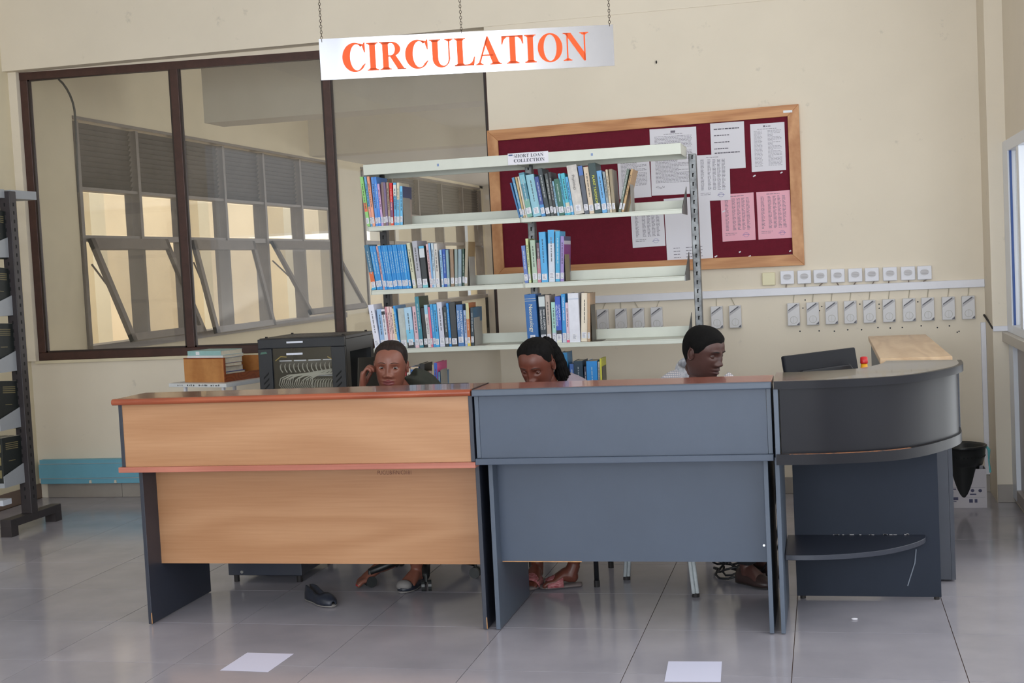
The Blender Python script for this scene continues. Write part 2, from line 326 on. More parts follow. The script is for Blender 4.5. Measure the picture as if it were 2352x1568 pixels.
# ------------------------------------------------------------------ glazed partition in the back wall
wn = struct(MB().box(-5.585, -2.10, 8.60, 8.655, 1.005, 1.062, b=.004).build('window_1', BROWN))
b = MB(); b.prism([(-5.585, 3.03), (-2.10, 2.976), (-2.10, 3.031), (-5.585, 3.084)], 8.599, 8.656, 'y'); b.build('top_rail', BROWN, wn)
b = MB(); b.prism([(-5.585, 3.0845), (-2.10, 3.0315), (-2.10, 3.086), (-5.585, 3.086)], 8.605, 8.65, 'y'); b.build('plaster_fillet', CREAM, wn)
for x, ww in ((-5.585, .062), (-4.405, .062), (-3.275, .055), (-2.135, .03)):
    b = MB(); b.box(x, x+ww, 8.60, 8.655, 1.062, 3.03, b=.004); b.build('mullion', BROWN, wn)
for xa, xb in ((-5.523, -4.405), (-4.343, -3.275), (-3.22, -2.135)):
    b = MB(); b.box(xa+.001, xb-.001, 8.622, 8.628, 1.063, 3.029); b.build('pane', GLASS, wn)
    b = MB()
    b.box(xa, xa+.012, 8.605, 8.622, 1.062, 3.03); b.box(xb-.012, xb, 8.605, 8.622, 1.062, 3.03); b.box(xa, xb, 8.605, 8.622, 1.062, 1.074); b.box(xa, xb, 8.605, 8.622, 3.018, 3.03)
    b.build('glazing_bead', mat('dark bead', (48, 36, 32), .5), wn)
b = MB(); b.box(-5.6, -2.1, 8.575, 8.6, .985, 1.005); struct(b.build('trim_1', CREAM2))
# ------------------------------------------------------------------ window wall mirrored in the glazing, modelled as a room beyond it
mb = MB()
mb.box(-5.9, XL, 9.37, 22.2, 0, 1.0); mb.box(-5.9, XL, 9.37, 22.2, 2.86, ZC); mb.box(-5.9, XL, 15.1, 16.0, 1.0, 2.86); mb.box(-5.9, XL, 22.0, 23.0, 0, ZC)
struct(mb.build('wall_courtyard', CREAM2))
mb = MB(); mb.box(-4.84, 2.0, 10.0, 10.35, 2.80, ZC); struct(mb.build('trim_2', SOFFIT))
mb = MB(); mb.box(-5.65, 2.0, 14.3, 14.6, 2.88, ZC); struct(mb.build('trim_3', SOFFIT))
mb = MB(); mb.box(-5.9, 2.0, 8.75, 14.4, ZC, ZC+.15); mb.box(-5.65, 2.0, 14.6, 22.3, 2.9, 3.0); struct(mb.build('ceiling_far', CEIL))
mb = MB(); mb.box(-5.9, -4.2, 22.2, 22.4, 0, ZC); mb.box(-4.2, 2, 22.2, 22.4, 0, 1.0); mb.box(-4.2, 2, 22.2, 22.4, 2.3, ZC); mb.box(-3.4, -3.2, 22.2, 22.4, 1, 2.3); mb.box(-2.5, -2.3, 22.2, 22.4, 1, 2.3)
struct(mb.build('wall_far', CREAM))
mb = MB(); mb.box(-9.6, -9.3, 7.5, 34, 0, 4.2); struct(mb.build('wall_outside', mat('outer cream wall', (244, 224, 190), .8, var=.05, scale=1)))
mb = MB(); mb.box(-9.6, -5.9, 7.5, 34, -.1, 0.0); struct(mb.build('ground_outside', mat('courtyard paving', (200, 190, 175), .8)))
for i, y in enumerate((15.2, 18.2, 21.4, 25.0)):
    b = MB(); b.box(-9.3, -9.0, y, y+.35, 0, 4.2); struct(b.build('pillar_outside', CREAM2))
def window_bank(name, ya, yb, bays, each):
    root = struct(MB().box(-5.80, -5.60, ya, yb, 1.0, 1.06).build(name, GREYFR))
    ORG[root.name] = tuple(root.location)
    n = len(bays)-1
    for z0, z1 in ((1.885, 1.93), (2.285, 2.31), (2.835, 2.86)):
        b = MB(); b.box(-5.76, -5.64, ya, yb, z0, z1); b.build('rail', GREYFR, root)
    for k, y in enumerate(bays):
        b = MB(); b.box(-5.77, -5.63, y-.022, y+.022, 1.06, 2.82); b.build('post', GREYFR, root)
    rows = 12; allb = MB(); pr = None
    for k in range(n):
        a, c = bays[k]+.035, bays[k+1]-.035
        for r in range(rows):
            z = 2.318 + r*(.51/rows)
            b = MB() if each else allb
            b.obox((-5.69, (a+c)/2, z+.014), (0, 1, 0), (.55, 0, .83), (-.83, 0, .55), (c-a)/2, .0228, .0025)
            if each: b.build('louvre_slat', SLATM, root)
        b = MB(); b.box(-5.703, -5.697, a, c, 1.94, 2.27); b.build('pane', CLEAR, root)
    if not each:
        o = allb.build('louvre_slats', SLATM, root); o['kind'] = 'stuff'
    return root
bays1 = [9.40, 10.33, 11.15, 12.0, 12.95, 13.95, 15.08]
wb = window_bank('window_2', 9.37, 15.1, bays1, True)
window_bank('window_3', 16.0, 22.0, [16.03, 17.2, 18.4, 19.6, 20.8, 21.97], False)
for (a, c, tilt) in ((9.45, 10.72, 21), (11.2, 12.55, 12), (13.0, 14.75, 27)):
    b = MB(); t = R(tilt); L_ = .88
    dn = Vector((math.sin(t), 0, -math.cos(t))); nn = Vector((math.cos(t), 0, math.sin(t))); top = Vector((-5.62, 0, 1.90))
    def bar(y0, y1, l0, l1):
        cc = top + dn*(l0+l1)/2 + Vector((0, (y0+y1)/2, 0)); b.obox(cc, (0, 1, 0), dn, nn, (y1-y0)/2, (l1-l0)/2, .018)
    bar(a, c, 0, .09); bar(a, c, L_-.06, L_); bar(a, a+.06, 0, L_); bar(c-.06, c, 0, L_)
    sash = b.build('sash', GREYFR, wb)
    b = MB(); cc = top + dn*L_/2 + Vector((0, (a+c)/2, 0)); b.obox(cc, (0, 1, 0), dn, nn, (c-a)/2-.05, L_/2-.05, .003)
    b.build('sash_pane', glass('hazy sash glass', .86, .05), sash)
    b = MB(); b.tube([(-5.63, a+.03, 1.70), (-5.63+math.sin(t)*.45, a+.03, 1.90-math.cos(t)*.45)], .008, 6); b.build('stay', GREYFR, sash)
# black cable hanging behind the first pane
pts = [(-5.35+.14*math.sin(min(1, i/7)*1.57), 8.70, 3.03 - .012*i*i if i < 6 else 2.67-(i-6)*.105) for i in range(11)]
def hang(i):
    t = i/14
    return (-5.33 + .115*math.sin(min(t*2.4, 1)*math.pi/2) - .02*t*t, 8.70, 3.03 - .82*(t**1.25))
b = MB(); b.tube([hang(i) for i in range(15)], .008, 6); tag(b.build('hanging_cable', mat('black cable', (28, 34, 36), .5)), 'black cable hanging behind the leftmost pane of the partition', 'cable')
lt = thing('ceiling_light', 'white strip light on the far ceiling behind the glass partition', 'light', (-4.95, 17.0, 2.86))
b = MB(); b.box(-5.05, -4.85, 16.2, 17.9, 2.875, 2.9); b.build('housing', WHITE_AL, lt)
b = MB(); b.tube([(-4.95, 16.25, 2.86), (-4.95, 17.85, 2.86)], .018, 10); b.build('lamp_tube', emit('lamp tube', (255, 248, 235), 2.5), lt)
# ------------------------------------------------------------------ right-hand glazing
wr = struct(MB().box(XR-.02, XR+.05, 7.94, YP-.001, 1.0, 2.095, b=.004).build('window_4', WHITE_AL))
ORG[wr.name] = tuple(wr.location)
for args in ((XR-.02, XR+.05, 0.0, 7.94, 2.03, 2.095), (XR-.02, XR+.05, 0.0, 7.94, 1.0, 1.05), (XR-.02, XR+.05, 5.2, 5.27, 1.05, 2.03), (XR-.02, XR+.05, 7.52, 7.60, 1.05, 2.03)):
    b = MB(); b.box(*args, b=.004); b.build('frame_bar', WHITE_AL, wr)
b = MB(); b.box(XR+.02, XR+.026, 7.60, 7.94, 1.05, 2.03); b.build('pane', GLASS, wr)
b = MB(); b.box(XR+.02, XR+.026, 5.27, 7.52, 1.05, 2.03); b.build('pane', GLASS, wr)
b = MB(); b.box(XR-.012, XR+.0, 7.925, 7.94, 1.05, 2.03); b.build('gasket', mat('blue film edge', (30, 70, 140), .4), wr)
b = MB(); b.box(XR-.05, XR+.1, 0, YP-.001, .945, 1.0, b=.003); struct(b.build('trim_4', mat('sill paint', (205, 198, 188), .5)))
d1 = struct(MB().box(XR-.015, XR+.05, 7.98, YP-.001, .03, .945, b=.003).build('door_1', WHITE_AL)); ORG[d1.name] = tuple(d1.location)
b = MB(); b.box(XR+.01, XR+.03, 6.7, 7.98, .1, .945); b.build('lower_panel', mat('grey lower panel', (172, 165, 165), .4), d1)
b = MB(); b.box(XR+.01, XR+.016, 0.0, 6.7, .1, .945); b.build('lower_pane', CLEAR, d1)  # unseen clear run, added so side light reaches the curved counter and floor
b = MB(); b.box(XR-.015, XR+.05, 0.0, 7.98, .03, .1, b=.003); b.build('bottom_rail', mat('grey kerb', (165, 155, 148), .4), d1)
mb = MB(); mb.box(3.6, 3.8, 2, 10, 0, 3.5); struct(mb.build('wall_corridor', CREAM))
mb = MB(); mb.box(1.3, 3.8, 2, 10, 3.5, 3.6); struct(mb.build('ceiling_corridor', CEIL))
# ------------------------------------------------------------------ counters
BEECH = wood('beech laminate', (186, 140, 102), (168, 120, 82), .42, ring=5, sc=(.5, 2.4, 3.4), fine=.34)
CHERRY = wood('cherry edge laminate', (168, 88, 58), (138, 64, 40), .25, ring=8, sc=(.6, 4, 8), coat=.15)
CHERRY_TOP = wood('brown counter top laminate', (132, 86, 62), (104, 64, 46), .22, ring=8, sc=(.6, 4, 8), coat=.2)
PINKEDGE = wood('pinkish ledge laminate', (192, 122, 104), (165, 98, 82), .3, ring=6, sc=(.6, 4, 8))
GREY = mat('slate grey laminate', (67, 77, 94), .42, var=.06, scale=3, bump=.03, bscale=300)
GREYL = mat('lighter slate edge', (78, 88, 103), .4, var=.05, scale=6)
NAVY = mat('dark slate laminate', (46, 50, 62), .4, var=.06, scale=4)
DARKS = mat('near black slate', (25, 25, 31), .33, var=.06, scale=4, spec=.2)
REDTOP = wood('red brown counter top', (158, 92, 76), (132, 72, 58), .22, ring=6, sc=(.6, 4, 8), coat=.2)
OLIVETOP = mat('olive brown counter top', (112, 104, 90), .25, var=.05, scale=5, coat=.2)
PALE = wood('pale ash laminate', (214, 186, 152), (192, 160, 126), .4, ring=7, sc=(6, .7, 6))
CHIP = mat('bare chipboard', (205, 150, 96), .8, var=.2, scale=60)
INK = mat('black ink', (38, 34, 34), .7)
def nosing(mb, xa, xb, ya, yb, z0, z1, r=.012, mi=0):      # board with rounded front edge, profile in y-z
    zc = (z0+z1)/2; h = (z1-z0)/2; pts = [(yb, z0)] + [(ya + h - h*math.cos(t), zc - h*math.sin(-t)*-1) for t in []]
    prof = [(yb, z0)] + [(ya+h-h*math.sin(a), zc-h*math.cos(a)) for a in [R(q) for q in range(0, 181, 22)]] + [(yb, z1)]
    n = len(prof); vs = [(xa, y, z) for y, z in prof] + [(xb, y, z) for y, z in prof]
    fs = [tuple(range(n)), tuple(range(2*n-1, n-1, -1))] + [(i, n+i, n+(i+1) % n, (i+1) % n) for i in range(n)]
    return mb.add(vs, fs, mi)
# -- wooden counter
d = thing('reception_counter', 'beech wood reception counter with reddish rounded top and navy side edges', 'counter', (-2.21, 5.55, 0), 'front counters')
smooth_by_angle(nosing(MB(), -3.02, -1.411, 5.165, 5.20, 1.008, 1.035).build('counter_edge', CHERRY, d), 50)
MB().box(-3.02, -1.411, 5.20, 5.465, 1.010, 1.0345).build('counter_top', CHERRY_TOP, d, bevel=.004)
MB().box(-1.4105, -1.4075, 5.2, 5.465, 1.008, 1.0355).build('end_edging', mat('dark edging', (45, 34, 32), .5), d)
MB().box(-2.989, -1.429, 5.20, 5.216, .736, 1.007).build('upper_panel', BEECH, d)
for xa, xb in ((-3.006, -2.989), (-1.429, -1.412)):
    MB().box(xa, xb, 5.197, 5.44, .736, 1.0075).build('upper_side', NAVY, d, bevel=.0015)
MB().box(-3.018, -1.409, 5.185, 5.95, .712, .7355, b=.002).build('desk_top', PINKEDGE, d)
for xa, xb in ((-3.003, -2.985), (-1.450, -1.432)):
    lg = MB().box(xa, xb, 5.33, 5.92, .004, .7115).build('side_leg', NAVY, d, bevel=.0015)
    MB().box(xb-.0022, xb+.0003, 5.3296, 5.3325, .006, .055).build('chipped_edge', CHIP, lg)
MB().box(-2.985, -1.450, 5.45, 5.466, .253, .7115).build('modesty_panel', BEECH, d)
b = MB(); put_text(b, 'PUC/LIB/F/N/C0181', .0245, (-1.925, 5.4494, .648), (1, 0, -.006), (0, 0, 1), squeeze=.78); b.build('stamped_code', mat('faded brown ink', (112, 72, 62), .8), d)
# drawer pedestal under it
d = thing('drawer_pedestal', 'dark drawer pedestal under the left end of the wooden counter', 'pedestal', (-2.8, 6.33, 0))
MB().box(-2.975, -2.58, 6.10, 6.60, .04, .68, b=.003).build('cabinet_body', NAVY, d)
for k in range(3): 
    dr = MB().box(-2.972, -2.583, 6.605, 6.625, .06+.205*k, .255+.205*k, b=.003).build('drawer', NAVY, d)
    MB().box(-2.83, -2.73, 6.625, 6.645, .15+.205*k, .165+.205*k).build('handle', mat('brushed steel', (170, 172, 175), .3, 1), dr)
for x in (-2.95, -2.61):
    for y in (6.14, 6.56): MB().cyl(x, y, 0, .04, .014).build('foot', INK, d)
b = MB(); b.tube([(-2.90, 6.098, .058), (-2.90, 6.094, .058)], .008, 8); b.build('lock', mat('steel lock', (190, 190, 185), .3, 1), d)
# -- grey counter
d = thing('reception_counter', 'slate grey straight reception counter with reddish brown top in the middle', 'counter', (-.81, 5.55, 0), 'front counters')
MB().box(-1.4065, -.212, 5.168, 5.20, 1.006, 1.032, b=.004).build('counter_edge', GREYL, d)
MB().box(-1.4065, -.2125, 5.20, 5.465, 1.008, 1.032).build('counter_top', REDTOP, d, bevel=.003)
MB().box(-1.386, -.235, 5.202, 5.218, .750, 1.005).build('upper_panel', GREY, d)
for xa, xb in ((-1.404, -1.387), (-.234, -.216)):
    MB().box(xa, xb, 5.200, 5.44, .750, 1.0055).build('upper_side', GREYL, d, bevel=.0015)
MB().box(-1.408, -.214, 5.185, 5.95, .724, .7495, b=.002).build('desk_top', GREY, d)
for xa, xb in ((-1.394, -1.375), (-.262, -.244)):
    MB().box(xa, xb, 5.33, 5.90, .004, .7235).build('side_leg', GREYL, d, bevel=.0015)
mp_ = MB().box(-1.375, -.262, 5.41, 5.426, .276, .7235).build('modesty_panel', GREY, d)
MB().box(-1.372, -1.03, 5.4095, 5.4105, .2735, .277).build('bare_edge', CHIP, mp_)
b = MB(); b.tube([(-.275, 5.4095, .345), (-.275, 5.405, .345)], .005, 8); b.build('screw_head', mat('bright screw', (210, 215, 220), .3, 1), d)
# -- curved end counter
top = [(-.203, 5.170), (-.057, 5.172), (.042, 5.185), (.145, 5.210), (.257, 5.258), (.354, 5.350), (.440, 5.480), (.500, 5.600), (.532, 5.720), (.542, 5.90)]
inner = [(.25, 5.97), (.225, 5.83), (.16, 5.68), (.085, 5.60), (-.06, 5.552), (-.206, 5.545)]
def offs(pts, dd):
    out = []
    for i, p in enumerate(pts):
        a, c = pts[max(0, i-1)], pts[min(len(pts)-1, i+1)]; tx, ty = c[0]-a[0], c[1]-a[1]; l = math.hypot(tx, ty)
        out.append((p[0]-ty/l*dd, p[1]+tx/l*dd))
    return out
def dense(pts, n=6):
    out = []
    for i in range(len(pts)-1):
        p0, p1, p2, p3 = pts[max(0, i-1)], pts[i], pts[i+1], pts[min(len(pts)-1, i+2)]
        for k in range(n):
            t = k/n; out.append(tuple(.5*((2*p1[q]) + (-p0[q]+p2[q])*t + (2*p0[q]-5*p1[q]+4*p2[q]-p3[q])*t*t + (-p0[q]+3*p1[q]-3*p2[q]+p3[q])*t**3) for q in (0, 1)))
    return out + [pts[-1]]
T = dense(top, 5); I_ = dense(inner, 4); T2 = [(x-.018*max(0, (x-.2)/.34), y) for x, y in T]
def ribbon(mb, outer, d0, d1, z0, z1, mi=0):
    A, B = offs(outer, d0), offs(outer, d1); n = len(A)
    rings = [[(A[i][0], A[i][1], z0), (A[i][0], A[i][1], z1), (B[i][0], B[i][1], z1), (B[i][0], B[i][1], z0)] for i in range(n)]
    return mb.loft(rings, mi)
d = thing('reception_counter', 'dark slate curved end counter with olive brown top and scratched low shelf', 'counter', (.15, 5.6, 0), 'front counters')
b = MB(); b.prism(offs(T, .006)+I_, 1.010, 1.0345); b.build('counter_top', OLIVETOP, d)
b = MB(); ribbon(b, T, -.012, .006, 1.004, 1.0338); smooth_by_angle(b.build('counter_edge', DARKS, d), 40)
b = MB(); ribbon(b, [t for t in T if t[0] > -.19], .012, .026, .752, 1.005); smooth_by_angle(b.build('curved_panel', DARKS, d), 40)
MB().box(-.206, -.188, 5.172, 5.52, .735, 1.0045).build('upper_side', GREYL, d, bevel=.0015)
MB().box(.505, .540, 5.86, 5.885, .735, 1.004).build('upper_side', NAVY, d, bevel=.0015)
b = MB(); b.prism(offs(T2, -.004)+[(.30, 5.95), (-.206, 5.95)], .716, .740); b.build('desk_top', NAVY, d)
b = MB(); ribbon(b, T2, -.016, -.002, .712, .752); lip = smooth_by_angle(b.build('desk_edge', DARKS, d), 40)
b = MB(); ribbon(b, [t for t in T2 if -.17 < t[0] < .3], -.0165, -.001, .7522, .7535); b.build('worn_edge_line', mat('worn orange edge', (176, 112, 66), .8, rgb2=(60, 56, 60), scale=40), lip)
MB().box(-.2165, -.199, 5.33, 5.92, .004, .7155).build('side_leg', GREYL, d, bevel=.0015)
bp = MB().box(-.165, .444, 5.90, 5.918, .012, .7155).build('back_panel', mat('dark slate back panel', (37, 43, 55), .55, var=.06, scale=4, spec=.2), d, bevel=.001)
b = MB(); b.tube([(.345, 5.899, .22), (.338, 5.899, .16), (.318, 5.899, .10), (.305, 5.899, .06)], .0025, 5); b.build('scratch', mat('scratch', (120, 128, 140), .6), bp)
sh = dense([(-.195, 5.50), (-.08, 5.50), (.06, 5.53), (.2, 5.60), (.31, 5.71), (.375, 5.82), (.385, 5.899)], 5)
b = MB(); b.prism(sh+[(-.195, 5.899)], .262, .284); sf = b.build('low_shelf', NAVY, d, bevel=.002)
b = MB()
for k in range(16):
    x = -.02+random.random()*.40; b.box(x, x+.006+.02*random.random(), 5.893, 5.8985, .2842, .286+.006*random.random()*(1 if x > .26 else .25))
b.build('scuffed_seam', mat('pale scuff', (150, 148, 150), .7), sf)
for x in (-.14, .425): MB().cyl(x, 5.909, 0, .013, .012).build('glide_foot', INK, d)
# -- side counter running back behind the curved end
d = thing('side_counter', 'narrow counter with pale ash top running back behind the curved counter', 'counter', (.385, 7.0, 0))
MB().box(.232, .545, 6.2, 7.78, 1.000, 1.026, b=.003).build('counter_top', PALE, d)
MB().box(.245, .263, 6.22, 7.76, .01, .9995).build('side_panel', mat('blue grey panel', (58, 78, 96), .4), d)
MB().box(.515, .533, 6.22, 7.76, .01, .9995).build('side_panel', NAVY, d)
MB().box(.264, .514, 6.22, 6.238, .01, .9995).build('end_panel', NAVY, d)
MB().box(.264, .514, 7.74, 7.758, .01, .9995).build('end_panel', NAVY, d)
# ------------------------------------------------------------------ hanging sign
def local_root(name, label, cat, loc, rot, group=None):
    o = bpy.data.objects.new(name, None); COL.objects.link(o); o.location = loc; o.rotation_euler = rot
    return tag(o, label, cat, group)
SA = math.atan2(5.426-5.150, 1.163)
s = local_root('hanging_sign', 'brushed metal sign reading CIRCULATION in orange capitals, hung on chains', 'sign', (-1.381, 5.283, 2.318), (R(3.0), 0, SA))
def sign_mat():
    M, nt, p = nodes('brushed aluminium sheet'); L = nt.links.new
    p.inputs['Metallic'].default_value = .45; p.inputs['Base Color'].default_value = (.36, .36, .385, 1)
    tc = nt.nodes.new('ShaderNodeTexCoord'); mp = nt.nodes.new('ShaderNodeMapping'); mp.inputs['Scale'].default_value = (4, 1, .6); L(tc.outputs['Object'], mp.inputs[0])
    n = nt.nodes.new('ShaderNodeTexNoise'); n.inputs['Scale'].default_value = 2; L(mp.outputs[0], n.inputs['Vector'])
    mr = nt.nodes.new('ShaderNodeMapRange'); mr.inputs[3].default_value = .10; mr.inputs[4].default_value = .22; L(n.outputs[0], mr.inputs[0]); L(mr.outputs[0], p.inputs['Roughness'])
    return M
SW = .598
MB().box(-SW, SW, -.002, .002, 0, .1645).build('sign_panel', sign_mat(), s, world=False)
b = MB(); serif_text(b, 'CIRCULATION', (-SW+.088, -.0028, .029), (1, 0, .0), (0, 0, 1), .111, width=1.005); b.build('lettering', mat('orange vinyl', (232, 88, 36), .5, spec=.25), s, world=False)
b = MB()
def ring(mb, c, ax, r, rr, stretch=1.6):
    c = Vector(c); pts = []
    for k in range(11):
        a = 2*math.pi*k/10; pts.append(c + (Vector((1, 0, 0)) if ax else Vector((0, 1, 0)))*(r*math.cos(a)) + Vector((0, 0, 1))*(r*stretch*math.sin(a)))
    mb.tube(pts, rr, 4, caps=False)
CHAIN = mat('tarnished chain', (74, 62, 52), .4, .9)
for x, z0 in ((-SW+.012, .158), (-.018, .166), (SW-.014, .164)):
    b = MB(); z = z0; k = 0
    while z < ZC-2.318-.01:
        ring(b, (x, 0, z), k % 2, .0042, .0011); z += .0112; k += 1
    b.build('chain', CHAIN, s, world=False, smooth=True)
# ------------------------------------------------------------------ noticeboard
PINE = wood('knotty pine', (214, 158, 108), (178, 118, 72), .5, ring=7, sc=(.8, 5, 5))
PINEV = wood('knotty pine upright', (214, 160, 112), (180, 122, 76), .5, ring=7, sc=(5, 5, .8))
FELT = mat('maroon felt', (104, 16, 38), .95, var=.08, scale=40, bump=.25, bscale=300)
yb = YW-.001
nb = thing('notice_board', 'maroon felt noticeboard in a knotty pine frame on the back wall', 'noticeboard', (-1.12, YW, 1.44))
xa, xb, za, zb = -2.108, -.115, 1.437, 2.425; fw = .07
def tilt(z, x): return z + (x+1.1)*.013
b = MB(); b.prism([(xa+fw, tilt(za+fw, xa)), (xb-fw, tilt(za+fw, xb)-.01), (xb-fw, tilt(zb-fw, xb)-.004), (xa+fw, tilt(zb-fw, xa))], yb-.012, yb, 'y'); b.build('felt_panel', FELT, nb)
P = {'bl': (xa, tilt(za, xa)+.02), 'br': (xb, tilt(za, xb)-.012), 'tr': (xb, tilt(zb, xb)-.004), 'tl': (xa, tilt(zb, xa))}
Q = {'bl': (xa+fw, P['bl'][1]+fw), 'br': (xb-fw, P['br'][1]+fw), 'tr': (xb-fw, P['tr'][1]-fw), 'tl': (xa+fw, P['tl'][1]-fw)}
for k, (c1, c2) in enumerate((('bl', 'br'), ('br', 'tr'), ('tr', 'tl'), ('tl', 'bl'))):
    b = MB(); b.prism([P[c1], P[c2], Q[c2], Q[c1]], yb-.028, yb-.0005, 'y'); b.build('frame_rail', PINEV if k % 2 else PINE, nb, bevel=.002)
b = MB(); b.box(-.21, -.155, yb-.030, yb-.0281, 2.385, 2.40); b.build('price_sticker', mat('silver sticker', (225, 228, 232), .3), nb)
PAPER = mat('white paper', (226, 224, 232), .8); PINKP = mat('pink paper', (236, 176, 192), .8); GREYINK = mat('grey print', (120, 116, 128), .8); BLUEINK = mat('blue stamp ink', (120, 116, 176), .8)
def sheet(label, x, z, wdt, hgt, paper, style, rot=0.0, layer=0, seed=1):
    rnd = random.Random(seed); y = yb-.0135-.0012*layer
    rt = local_root('notice_paper', label, 'paper', (x, y, z), (0, R(rot), 0), 'papers on the noticeboard')
    b = MB(); b.box(0, wdt, -.0004, 0, -hgt, 0); b.build('sheet', paper, rt, world=False)
    b = MB(); yy = -.0007; m_ = .1*wdt
    def ln(x0, x1, z0, hh): b.add([(x0, yy, -z0-hh), (x1, yy, -z0-hh), (x1, yy, -z0), (x0, yy, -z0)], [(0, 1, 2, 3)])
    def wordsrow(z0, x0, x1, hh=.0026):
        xx = x0
        while xx < x1-.006:
            wl = min(x1-xx, .006+rnd.random()*.016); ln(xx, xx+wl, z0, hh); xx += wl+.0032
    if style == 'letter':
        ln(wdt*.45, wdt*.55, .016, .014); wordsrow(.036, wdt*.3, wdt*.7); zz = .05
        while zz < hgt-.08: wordsrow(zz, m_, wdt-m_ if rnd.random() > .2 else wdt*.6); zz += .0085
        for q in range(14): ln(m_+q*.004, m_+q*.004+.002, hgt-.06+rnd.random()*.012, .008)
    elif style == 'table':
        wordsrow(.014, wdt*.3, wdt*.7, .0035); zz = .03
        while zz < hgt-.065:
            for c in (.12, .33, .48, .62, .76): wordsrow(zz, wdt*c, wdt*(c+.11)-.002, .003)
            zz += .0078
        wordsrow(hgt-.05, m_, wdt*.45); wordsrow(hgt-.04, m_, wdt*.4)
    elif style == 'notice':
        for q, zz in enumerate((.035, .075, .118, .158, .184)): wordsrow(zz, m_, wdt*(.85 if q in (0, 4) else .55), .007 if q in (0, 4) else .0055)
    elif style == 'form':
        ln(wdt*.38, wdt*.44, .012, .01); wordsrow(.016, wdt*.46, wdt*.62, .005); wordsrow(.033, wdt*.2, wdt*.8); zz = .045
        while zz < hgt-.03:
            wordsrow(zz, m_, m_+.05, .002); wordsrow(zz, wdt*.5, wdt*.9 if rnd.random() > .4 else wdt*.65, .002); zz += .008
    else:
        for q in range(4):
            zz = hgt-.09+q*.02
            for c in (.15, .42, .62): wordsrow(zz, wdt*c, wdt*(c+.16), .004)
    b.build('printed_text', GREYINK if style != 'notice' else mat('dark print', (96, 92, 104), .8), rt, world=False)['kind'] = 'stuff'
    if style == 'table':
        b = MB(); c = Vector((wdt*.72, -.0008, -hgt+.035)); b.tube([c+Vector((.016*math.cos(a*.55), 0, .014*math.sin(a*.55))) for a in range(12)], .0008, 4, caps=False)
        b.tube([c+Vector((-.024, 0, -.002)), c+Vector((.0, 0, .004)), c+Vector((.022, 0, -.001))], .0012, 4); b.build('ink_stamp', BLUEINK, rt, world=False)
sheet('white letter with a crest at the top of the noticeboard, partly behind the bookcase top', -1.046, 2.345, .295, .42, PAPER, 'letter', .5, 0, 1)
sheet('white notice in large type, second from the right at the top of the noticeboard', -.663, 2.354, .21, .29, PAPER, 'notice', 0, 0, 2)
sheet('white form alone in the top right corner of the noticeboard', -.416, 2.331, .21, .296, PAPER, 'form', 0, 0, 3)
sheet('white table sheet with blue stamp overlapping the large type notice', -.757, 2.161, .207, .288, PAPER, 'table', 1, 2, 4)
sheet('pink list without a stamp, left of the two pink sheets', -.617, 1.906, .206, .296, PINKP, 'table', -.5, 0, 5)
sheet('pink list with a heading, right of the two pink sheets', -.394, 1.907, .206, .296, PINKP, 'table', -.5, 0, 6)
sheet('white typed page left of the crest letter, seen between the shelves', -1.262, 2.20, .205, .285, PAPER, 'letter', -1, 0, 7)
sheet('white stamped list low on the noticeboard, left of the large chart', -1.19, 1.84, .21, .24, PAPER, 'table', -1, 0, 8)
sheet('large white chart low on the noticeboard behind the bookcase post', -.975, 1.90, .29, .405, PAPER, 'chart', -1, 1, 9)
b = MB()
for x, z in ((-.402, 2.01), (-.235, 2.02), (-.60, 1.80), (-.51, 1.54), (-.45, 1.51), (-.66, 1.52), (-.2, 1.53), (-.74, 2.06)):
    b.obox((x, yb-.0135, z), (1, 0, .5), (0, 1, 0), (-.5, 0, 1), .006+.004*random.random(), .0008, .004)
b.build('torn_paper_scraps', PAPER, nb)
